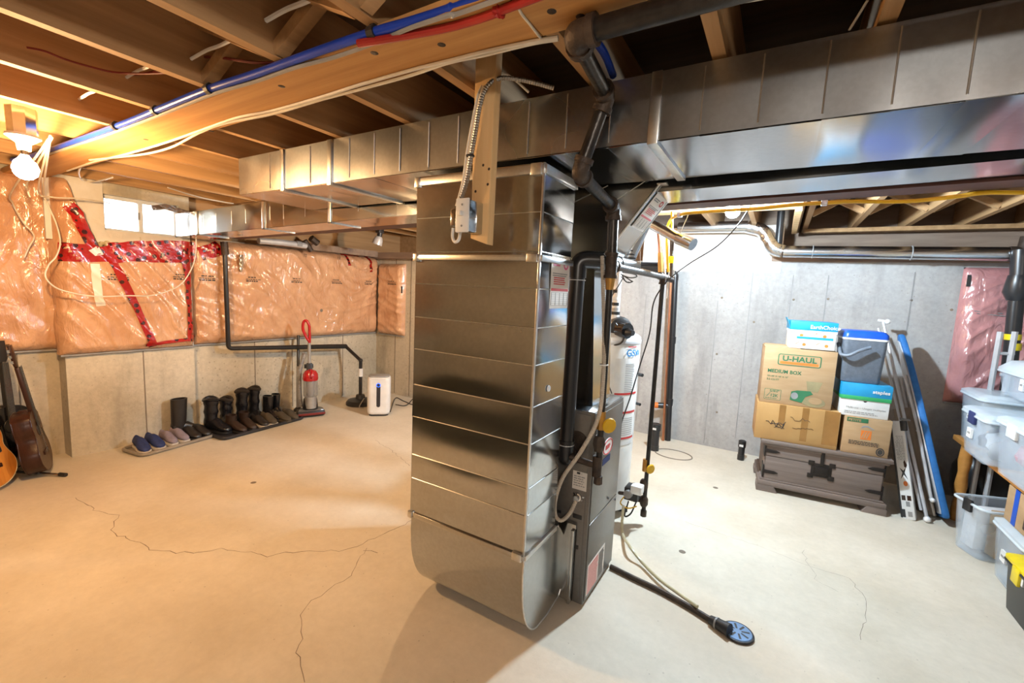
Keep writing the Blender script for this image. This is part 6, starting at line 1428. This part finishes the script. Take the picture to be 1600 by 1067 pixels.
b3, mt3, w3, H3, d3 = carton('paper_box', 'white copy-paper carton with a blue lid flap on the moving box', ((1232, 547), (1303, 553), (1233, 503)), .24, .05, 'paper', z=T2+.007)
shell(b3, mt3, w3, H3, d3, 'paper'); U, V = axes(mt3); o_ = fp(mt3, 0, 0)
obj('blue_lid', MB().box((-.006, -.006, H3*.72), (w3+.006, d3+.006, H3+.012), mt3), 'skyb', b3, bevel=.003)
obj('lid_stripe', MB().box((-.004, -.004, H3*.63), (w3+.004, d3, H3*.72), mt3), 'paper', b3)
obj('open_flap', MB().add([mt3 @ Vector(p) for p in ((-.006, -.006, H3*.80), (-.006, .12, H3*.80), (-.035, .12, H3*1.18), (-.035, -.006, H3*1.18), (-.003, -.006, H3*.80), (-.003, .12, H3*.80), (-.032, .12, H3*1.18), (-.032, -.006, H3*1.18))], [(0, 1, 2, 3), (7, 6, 5, 4), (0, 4, 5, 1), (1, 5, 6, 2), (2, 6, 7, 3), (3, 7, 4, 0)]), 'skyb', b3)
lo = o_-mt3.to_3x3() @ Vector((0, .0065, 0))
obj('lid_letters', text_mb('EarthChoice', H3*.20, lo+U*w3*.42+V*H3*.80, U, V, bold=.01, xs=.95), 'paper', b3, smooth=False)
obj('blue_stripe', quad_mb(o_, U, V, w3*.15, H3*.38, w3*.95, H3*.47), 'skyb', b3, smooth=False)
for x, z in ((.33, .16), (.82, .16), (.25, .52), (.76, .52)):
    obj('orange_mark', poly_mb(o_, U, V, [(w3*x+.012*cos(a), H3*z+.012*sin(a)) for a in n24], t=.0006), 'inko', b3, smooth=False)
for x, z in ((.12, .15), (.58, .17), (.5, .53)): obj('orange_dash', poly_mb(o_, U, V, [(w3*x, H3*z), (w3*x+.006, H3*z), (w3*x+.03, H3*z+.02), (w3*x+.024, H3*z+.02)], t=.0006), 'inko', b3, smooth=False)

b6, mt6, w6, H6, d6 = carton('cardboard_box', 'small brown carton with dark title bar and orange square mark, bottom right on the chest', ((1313, 706), (1387, 715), (1316, 648)), .30, .01, 'card', z=CH+.001)
shell(b6, mt6, w6, H6, d6, 'card'); U, V = axes(mt6); o_ = fp(mt6, 0, 0); T6 = CH+.001+H6
obj('title_bar', quad_mb(o_, U, V, w6*.05, H6*.86, w6*.50, H6*.97), 'inkg', b6, smooth=False)
obj('title_letters', text_mb('PETITE', H6*.085, o_+U*w6*.075+V*H6*.883-mt6.to_3x3() @ Vector((0, .001, 0)), U, V, bold=.03, xs=1.1), 'card', b6, smooth=False)
obj('roof_mark', poly_mb(o_, U, V, [(w6*.36, H6*.70), (w6*.40, H6*.78), (w6*.50, H6*.80), (w6*.65, H6*.72), (w6*.63, H6*.695), (w6*.50, H6*.755), (w6*.42, H6*.74)]), 'inkgr', b6, smooth=False)
os_ = obj('orange_square', quad_mb(o_, U, V, w6*.38, H6*.42, w6*.60, H6*.66), 'inko', b6, smooth=False)
for k in range(3): obj('square_stripe', poly_mb(o_-mt6.to_3x3() @ Vector((0, .001, 0)), U, V, [(w6*(.39+.05*k), H6*.45), (w6*(.42+.05*k), H6*.45), (w6*(.47+.05*k), H6*.63), (w6*(.45+.05*k), H6*.63)], t=.0006), 'card', os_, smooth=False)
random.seed(9)
obj('small_print', lines_mb(o_, U, V, w6*.14, w6*.86, [H6*.34, H6*.30, H6*.26], H6*.018), 'ink', b6, smooth=False)
obj('round_seal', poly_mb(o_, U, V, [(w6*.83+w6*.09*cos(a), H6*.14+H6*.11*sin(a)) for a in n24]), 'ink', b6, smooth=False); obj('seal_ring', MB().tube([o_+U*(w6*.83+w6*.06*cos(a))+V*(H6*.14+H6*.075*sin(a))-mt6.to_3x3() @ Vector((0, .001, 0)) for a in n24], .0012, 4, closed=True), 'card', b6)

b5, mt5, w5, H5, d5 = carton('paper_box', 'white copy-paper box with blue and green lid under the cooler', ((1312, 640), (1388, 651), (1313, 597)), .28, .02, 'paper', z=T6+.001)
shell(b5, mt5, w5, H5, d5, 'paper'); U, V = axes(mt5); o_ = fp(mt5, 0, 0); T5 = T6+.001+H5
obj('blue_lid', MB().box((-.005, -.005, H5*.60), (w5+.005, d5, H5+.004), mt5), 'skyb', b5, bevel=.003); obj('green_edge', MB().box((-.005, -.006, H5*.52), (w5+.005, d5, H5*.64), mt5), 'grn', b5, bevel=.002)
lo = o_-mt5.to_3x3() @ Vector((0, .0055, 0))
obj('lid_letters', text_mb('staples', H5*.14, lo+U*w5*.62+V*H5*.77, U, V, bold=.02, xs=1.1), 'paper', b5, smooth=False)
obj('hand_hole', poly_mb(o_, U, V, [(w5*.46, H5*.50), (w5*.54, H5*.50), (w5*.52, H5*.46), (w5*.48, H5*.46)], t=.0008), 'ink', b5, smooth=False)
obj('use_line', text_mb('Multi-use \u2013 Usages multiples', H5*.085, o_+U*w5*.12+V*H5*.24, U, V), 'inkgr', b5, smooth=False); random.seed(2); obj('small_print', lines_mb(o_, U, V, w5*.10, w5*.9, [H5*.13, H5*.08], H5*.02), 'inkgr', b5, smooth=False)

b4, mt4, w4, H4, d4 = carton('picnic_cooler', 'grey picnic cooler with blue lid and swinging grey handle', ((1311, 597), (1380, 601), (1312, 524)), .26, .03, 'coolg', z=T5+.005, cat='cooler')
ins_ = .012
obj('tub', MB().loft([[(w4/2+x, d4/2+y, z) for x, y in rrect(w4/2-o, d4/2-o, .03)] for z, o in ((0, ins_+.006), (.01, ins_), (H4*.93, 0), (H4*.94, .004))], mt4), 'coolg', b4, ang=50)
obj('white_rim', MB().loft([[(w4/2+x, d4/2+y, z) for x, y in rrect(w4/2+.004, d4/2+.004, .03)] for z in (H4*.93, H4*.97)], mt4), 'white', b4, ang=50)
obj('blue_lid', MB().loft([[(w4/2+x, d4/2+y, z) for x, y in rrect(w4/2+.004-o, d4/2+.004-o, .03)] for z, o in ((H4*.97, 0), (H4*1.06, .002), (H4*1.12, .02), (H4*1.13, .05))], mt4), 'coolb', b4, ang=50)
hp = [(-.012, d4/2, H4*.80), (-.014, d4*.2, H4*.70), (-.012, -.02, H4*.60), (.03, -.045, H4*.60), (w4*.35, -.045, H4*.72), (w4*.58, -.04, H4*.80)]
obj('handle', MB().tube(spline([mt4 @ Vector(p) for p in hp], 6), .012, 10), 'coolg', b4)

# ================================================================== THINGS LEANING BY THE CHEST
def lean_box(name, label, cat, a, b, w, d, mat, nrm=(0, -1, 0), parts=None):
    z = (Vector(b)-Vector(a)); L = z.length; z.normalize(); n = Vector(nrm); n = (n-z*n.dot(z)).normalized(); x = n.cross(z)*-1
    x = z.cross(n)*-1
    mt = Matrix(((x.x, -n.x, z.x, a[0]), (x.y, -n.y, z.y, a[1]), (x.z, -n.z, z.z, a[2]), (0, 0, 0, 1)))
    return thing(name, label, cat, mt=mt), mt, L
a = AZ(1421, 812); a.z = .0; b = AP(1402, 658, a+Vector((0, .14, 0)), (0, 1, 0))
nrm = Vector((-.25, -1, 0)).normalized()
lb_, mtl, L = lean_box('long_white_box', 'long narrow white carton with product pictures leaning beside the chest', 'box', a, b, .09, .08, 'paper', nrm)
wb2 = .068
obj('carton_body', MB().box((-wb2/2, 0, .0), (wb2/2, .11, L), mtl), 'paper', lb_, bevel=.003)
obj('black_edge', MB().box((wb2/2, .002, .0), (wb2/2+.012, .11, L), mtl), 'black', lb_, bevel=.002)
obj('black_end', MB().box((-wb2/2-.012, -.002, L*.90), (-wb2/2+.022, .10, L+.002), mtl), 'black', lb_, bevel=.002)
U = mtl.to_3x3() @ Vector((1, 0, 0)); V = mtl.to_3x3() @ Vector((0, 0, 1)); o_ = mtl @ Vector((-wb2/2, -.001, 0))
random.seed(12)
obj('small_print', lines_mb(o_, U, V, wb2*.2, wb2*.9, [L*(.60+.016*k) for k in range(16)], .004), 'inkgr', lb_, smooth=False)
obj('stand_picture', poly_mb(o_, U, V, [(wb2*.2, L*.40), (wb2*.5, L*.45), (wb2*.8, L*.40), (wb2*.6, L*.47), (wb2*.8, L*.52), (wb2*.5, L*.49), (wb2*.25, L*.53), (wb2*.42, L*.47)]), 'ink', lb_, smooth=False)
obj('person_picture', poly_mb(o_, U, V, [(wb2*.15, L*.55), (wb2*.3, L*.60), (wb2*.42, L*.58), (wb2*.40, L*.53), (wb2*.25, L*.52)]), 'gbrown', lb_, smooth=False)
obj('orange_mark', poly_mb(o_, U, V, [(wb2*.45+.012*cos(t), L*.36+.018*sin(t)) for t in n24]), 'inko', lb_, smooth=False)
for k, (x, z) in enumerate(((.15, .19), (.6, .19), (.3, .13))): obj('shelf_picture', quad_mb(o_, U, V, wb2*x, L*z, wb2*(x+.32), L*(z+.05)), ('gbrown', 'brownl', 'inkgr')[k], lb_, smooth=False)
obj('code_block', quad_mb(o_, U, V, wb2*.2, L*.03, wb2*.55, L*.08), 'inkgr', lb_, smooth=False)
obj('end_bar', quad_mb(o_, U, V, wb2*.75, L*.02, wb2, L*.10), 'ink', lb_, smooth=False)

a = AZ(1470, 812); b = AP(1404, 522, Vector((a.x, a.y+.42, 0)), (0, 1, 0)); nrm = Vector((-.98, .10, 0)).normalized()
ir, mti, L = lean_box('ironing_board', 'blue covered ironing board standing on its end against the wall', 'ironing board', a, b, .3, .03, 'ironb', nrm)
prof = [(-.14, 0.02), (.14, .02), (.155, .05), (.155, L*.62), (.14, L*.76), (.09, L*.92), (.045, L*.985), (0, L), (-.045, L*.985), (-.09, L*.92), (-.14, L*.76), (-.155, L*.62), (-.155, .05)]
obj('padded_top', MB().prism(prof, -.008, .032, 'y', mti), 'ironb', ir, bevel=.012)
obj('under_tray', MB().prism([(x*.9, .03+z*.94) for x, z in prof], -.016, -.008, 'y', mti), 'alum', ir)
for s_ in (-1, 1): obj('leg', MB().tube([mti @ Vector(p) for p in ((s_*.10, -.03, L*.75), (s_*.13, -.03, L*.45), (s_*.10, -.04, L*.1))], .010, 8), 'alum', ir)
obj('cross_tube', MB().tube([mti @ Vector((-.14, -.04, L*.10)), mti @ Vector((.14, -.04, L*.10))], .010, 8), 'alum', ir)
obj('cross_tube', MB().tube([mti @ Vector((-.13, -.03, L*.45)), mti @ Vector((.13, -.03, L*.45))], .008, 8), 'alum', ir)
obj('rubber_tip', MB().ball(mti @ Vector((-.14, -.04, L*.10)), .016, 6), 'white', ir)

a = AZ(1448, 816); a.z = .022; b = AP(1380, 502, a+Vector((0, .55, 0)), (0, 1, 0)); k_ = a.lerp(b, .58)
cr_ = thing('folding_stand', 'pale metal folding stand with white knobs leaning between the carton and ironing board', 'stand', a)
obj('tube', MB().tube([a, k_, b], .011, 10), 'alum', cr_); obj('tube', MB().tube([a+Vector((-.035, .02, .05)), k_+Vector((-.03, .02, 0)), b+Vector((-.02, .03, -.06))], .009, 10), 'alum', cr_)
obj('top_bar', MB().tube([b+Vector((-.035, 0, .006)), b+Vector((.03, 0, .0))], .011, 10), 'white', cr_); obj('knob', MB().ball(b+Vector((.028, -.005, 0)), .020, 8), 'white', cr_); obj('end_ball', MB().ball(a+Vector((0, 0, .0)), .022, 8), 'white', cr_)
obj('hinge', MB().box(a.lerp(b, .47)-Vector((.03, .015, .008)), a.lerp(b, .47)+Vector((.03, .015, .008))), 'greyp', cr_, bevel=.003)
a = AZ(1446, 808); b = AP(1412, 640, a+Vector((0, .2, 0)), (0, 1, 0))
tb, mtt, L = lean_box('tan_board', 'narrow tan wooden board leaning behind the pale stand', 'board', a+Vector((.0, .06, 0)), b+Vector((0, .06, 0)), .04, .3, 'tan', Vector((-1, -.4, 0)).normalized())
obj('board', MB().box((-.10, 0, 0), (.10, .016, L), mtt), 'tan', tb, bevel=.003)
a = AZ(1432, 803); b = AP(1413, 690, a+Vector((0, .2, 0)), (0, 1, 0))
db, mtd, L = lean_box('black_board', 'dark flat panel leaning behind the long white carton', 'panel', a+Vector((.02, .10, 0)), b+Vector((.02, .12, .15)), .04, .3, 'black', Vector((-1, -.25, 0)).normalized())
obj('panel', MB().box((-.12, 0, 0), (.12, .02, L), mtd), 'black', db, bevel=.003); obj('edge_strip', MB().box((-.125, -.003, 0), (-.115, .023, L), mtd), 'tan', db)

# ================================================================== SHELF AND STORAGE BINS
SX, SZ = 1.20, .60
sh = thing('wooden_shelf', 'orange-brown wooden shelf bench carrying clear storage bins along the wall', 'shelf', (SX+.2, 3.7, 0))
obj('shelf_board', MB().box((SX, 2.6, SZ-.035), (XR-.30, 4.42, SZ)), 'oak', sh, bevel=.004)
for y in (4.30, 2.70):
    for x in (SX+.01, XR-.38):
        obj('leg', MB().lathe([(.030, 0), (.034, .08), (.026, .16), (.036, .26), (.028, .36), (.038, .44), (.030, SZ-.035)], 14, Matrix.Translation((x+.04, y, 0))), 'oak', sh)
def tub(name, label, x0, x1, y0, y1, z0, z1, lid=True, dome=0.0, rz=0.0, mat='bin', handle=None, tags=(), group='clear storage bins', taper=.025):
    c = Vector((x0, y1, z0)); mt = Matrix.Translation(c) @ Matrix.Rotation(rz, 4, 'Z')
    t = thing(name, label, 'bin', mt=mt, group=group)
    w, d, h = x1-x0, y1-y0, z1-z0
    rr = lambda o, z: [mt @ Vector((w/2+x, -d/2+y, z)) for x, y in rrect(w/2-o, d/2-o, .04, 5)]
    hb = h-(.03 if lid else 0)
    obj('tub', MB().loft([rr(taper, .004), rr(taper*.5, hb*.5), rr(.004, hb-.02), rr(0, hb), rr(.006, hb), rr(taper+.006, .010)]), mat, t, ang=50)
    obj('rim', MB().tube([mt @ Vector((w/2+x, -d/2+y, hb-.006)) for x, y in rrect(w/2+.004, d/2+.004, .045, 5)], .008, 8, closed=True), 'binlid' if mat == 'bin' else mat, t)
    if lid: obj('lid', MB().loft([rr(-.006, hb), rr(-.006, hb+.016), rr(.02+dome*.3, hb+.03+dome*.7), rr(.05+dome, hb+.03+dome)]), 'binlid' if lid is True else lid, t, ang=50)
    if handle:
        obj('latch', MB().box((-.012, -d*.62, hb-.06), (.006, -d*.38, hb+.015), mt), handle, t, bevel=.005)
    for (u, z, ww, hh) in tags:
        s = obj('name_label', MB().box((-.0025+taper*(1-z), -d*u-ww/2, h*z-hh/2), (.0, -d*u+ww/2, h*z+hh/2), mt), 'paper', t)
        obj('scribble', MB().box((-.0035+taper*(1-z), -d*u-ww*.3, h*z-.006), (-.001, -d*u+ww*.3, h*z+.006), mt), 'inkgr', s)
    return t, mt
tub('storage_bin', 'clear bin with small label at the far end of the shelf', SX, SX+.42, 4.03, 4.42, SZ+.001, .965, tags=((.5, .62, .09, .045),))
tub('storage_bin', 'clear bin with dark blue latch in the middle of the shelf', SX-.09, SX+.33, 3.60, 4.01, SZ+.001, .90, handle='clothb', tags=((.42, .48, .07, .06), (.30, .80, .05, .03)))
tub('storage_bin', 'clear bin at the near end of the shelf, cut by the picture edge', SX-.06, SX+.36, 3.13, 3.585, SZ+.001, .93, handle='white')
tub('storage_bin', 'clear bin with rounded lid lying on top of the shelf bins', SX+.10, SX+.50, 3.62, 4.20, .972, 1.165, dome=.05, tags=((.62, .55, .05, .07),))
tub('storage_bin', 'clear bin on top, nearest the viewer, full of white cloth', SX+.02, SX+.42, 3.03, 3.60, .972, 1.15)
def cloth(label, c, r, mat, sc=(1, 1, .6), seed=0):
    m = MB(); n = 14
    m.ball((0, 0, 0), 1.0, n)
    m.v = [Vector((v.x*sc[0], v.y*sc[1], v.z*sc[2]))*r*(1+.22*noise.noise(v*1.7+Vector((seed, 0, 0)))+.08*noise.noise(v*5+Vector((seed, 2, 0))))+Vector(c) for v in m.v]
    o = obj('folded_cloth', m, mat); tag(o, label, 'cloth', 'clothes in the bins'); return o
cloth('grey-blue bundle inside the far shelf bin', (SX+.20, 4.22, .74), .13, 'tealc', (1, 1, .7), 1); cloth('straw-coloured bundle on top inside the far shelf bin', (SX+.20, 4.22, .87), .12, 'straw', (1, 1, .4), 2)
cloth('white bundle inside the middle shelf bin', (SX+.08, 3.72, .72), .13, 'cloth', (1, .8, .7), 3); cloth('navy bundle inside the middle shelf bin', (SX+.08, 3.89, .70), .10, 'clothb', (1, .9, .7), 4)
cloth('pink bundle inside the near shelf bin', (SX+.1, 3.36, .75), .13, 'clothr', (1, 1, .7), 5)
cloth('white bundle inside the upper near bin', (SX+.2, 3.32, 1.05), .14, 'cloth', (1, 1.2, .45), 6); cloth('teal bundle inside the rounded-lid bin', (SX+.28, 3.74, 1.06), .11, 'tealc', (1, .8, .5), 7); cloth('cream bundle inside the rounded-lid bin', (SX+.28, 3.98, 1.05), .10, 'straw', (1, .8, .5), 8)
# below the shelf
p = AZ(1476, 845); q = AZ(1527, 880); rz = math.atan2(q.y-p.y, q.x-p.x)+pi/2
zt = AP(1480, 768, p, (0, 1, 0)).z
t, mt = tub('open_bin', 'open clear bin with white rim on the floor at the chest end', p.x, p.x+.42, p.y-(q-p).length, p.y, 0, zt, lid=False, rz=rz, handle='black', group='bins on the floor')
wq = (q-p).length
o = obj('brown_folder', MB().box((.10, -wq*.95, .03), (.34, -wq*.62, zt*.92), mt), 'card', None, bevel=.003); tag(o, 'brown folded carton standing inside the open clear bin', 'carton')
o = obj('paper_stack', MB().box((.05, -wq*.55, .03), (.30, -wq*.15, zt*.85), mt), 'cloth', None, bevel=.01); tag(o, 'white paper bundle inside the open clear bin', 'paper')
p2 = AZ(1532, 884); y2 = 3.17
tub('lidded_bin', 'cloudy clear bin on the floor under the cardboard box', p2.x+.01, p2.x+.45, y2, p2.y-.02, 0, .34, group='bins on the floor', tags=((.45, .5, .06, .06),))
p3 = AX(1527, 815, p2.x+.03); 
cbz = .345
cbx = thing('cardboard_box', 'brown cardboard box with blue tape and handling symbols under the shelf', 'box', (p2.x+.05, y2+.02, cbz))
bx0, bx1, by0, by1, bh = p2.x+.035, p2.x+.40, y2-.10, p2.y-.06, .20
obj('carton_body', MB().box((bx0, by0, cbz), (bx1, by1, cbz+bh)), 'card', cbx, bevel=.003)
obj('blue_tape', MB().box((bx0-.0015, by1-.14, cbz+.004), (bx0, by1-.09, cbz+bh)), 'coolb', cbx); obj('blue_tape', MB().box((bx0-.0015, by1-.14, cbz+bh), (bx1, by1-.09, cbz+bh+.0015)), 'coolb', cbx)
hs = obj('handling_symbols', MB().box((bx0-.001, by1-.36, cbz+.03), (bx0, by1-.22, cbz+bh-.05)), 'gbrown', cbx)
for k in range(3): obj('symbol', MB().box((bx0-.002, by1-.345+.045*k, cbz+.05), (bx0-.001, by1-.325+.045*k, cbz+bh-.07)), 'card', hs)
bd = thing('round_tub_cover', 'navy plastic lid lying at the near edge below the cardboard box', 'lid', (p2.x+.0, 3.05, .34))
obj('disc', MB().lathe([(.10, 0), (.11, .01), (.09, .02), (.02, .022)], 24, Matrix.Translation((p2.x+.10, 3.06, .342))), 'coolb', bd); obj('white_rim', MB().tube([(p2.x+.10+.11*cos(a), 3.06+.11*sin(a), .342) for a in n24], .006, 6, closed=True), 'white', bd)
p, q = AZ(1556, 938), AZ(1588, 980); rz = math.atan2(q.y-p.y, q.x-p.x)+pi/2
zt = AP(1559, 858, p, (0, 1, 0)).z+.01; wq = .36
t, mt = tub('lidded_tote', 'black storage tote with bright yellow lid in the lower corner', p.x, p.x+.55, p.y-wq, p.y, 0, zt, lid='yelb', rz=rz*.6, mat='tote', group=None, handle=None, taper=.02)
obj('handle_latch', MB().box((-.014, -wq*.55, zt-.10), (.0, -wq*.35, zt-.02), mt), 'yelb', t, bevel=.004)
obj('white_label', MB().box((-.002, -wq*.60, zt*.70), (.004, -wq*.48, zt*.86), mt), 'paper', t)
lf = thing('step_ladder', 'pale grey folding frame sticking up behind the storage bins', 'ladder', (1.66, 4.40, 0))
for px in (1562, 1585):
    a = AY(px, 525, 4.36); obj('rail', MB().tube([Vector((a.x, 4.36, 0)), a+Vector((0, 0, .03))], .017, 8), 'alum', lf)
for py in (552, 585): a, b = AY(1562, py, 4.36), AY(1585, py+1, 4.36); obj('rung', MB().tube([a, b], .011, 8), 'alum', lf)
mat_ = thing('added_dark_mat', 'unseen dark mat added behind the viewer for the tall duct to mirror', 'mat', (-2.75, -1.5, 0))  # added out of view, so the tall duct mirrors something dark
obj('mat_sheet', MB().prism([(x-3.05, y-1.4) for x, y in rrect(1.5, 1.15, .08)], 0, .012, 'z'), 'matg', mat_, bevel=.003)
for x in (-3.2, -2.75, -2.3): obj('mat_rib', MB().box((x-.01, -2.4, .012), (x+.01, -.6, .015)), 'black', mat_)
dk = thing('dark_bag', 'dark lumpy bag in the shadow between ironing board and shelf', 'bag', (1.44, 4.57, 0))
m = MB(); m.ball((0, 0, 0), 1.0, 14)
m.v = [Vector((v.x*.16, v.y*.18, v.z*.26))*(1+.25*noise.noise(v*1.6))+Vector((1.44, 4.57, .27)) for v in m.v]
obj('bag_body', m, 'black', dk); obj('bag_neck', MB().tube([(1.44, 4.57, .48), (1.44, 4.57, .60)], [.07, .04], 10), 'black', dk)
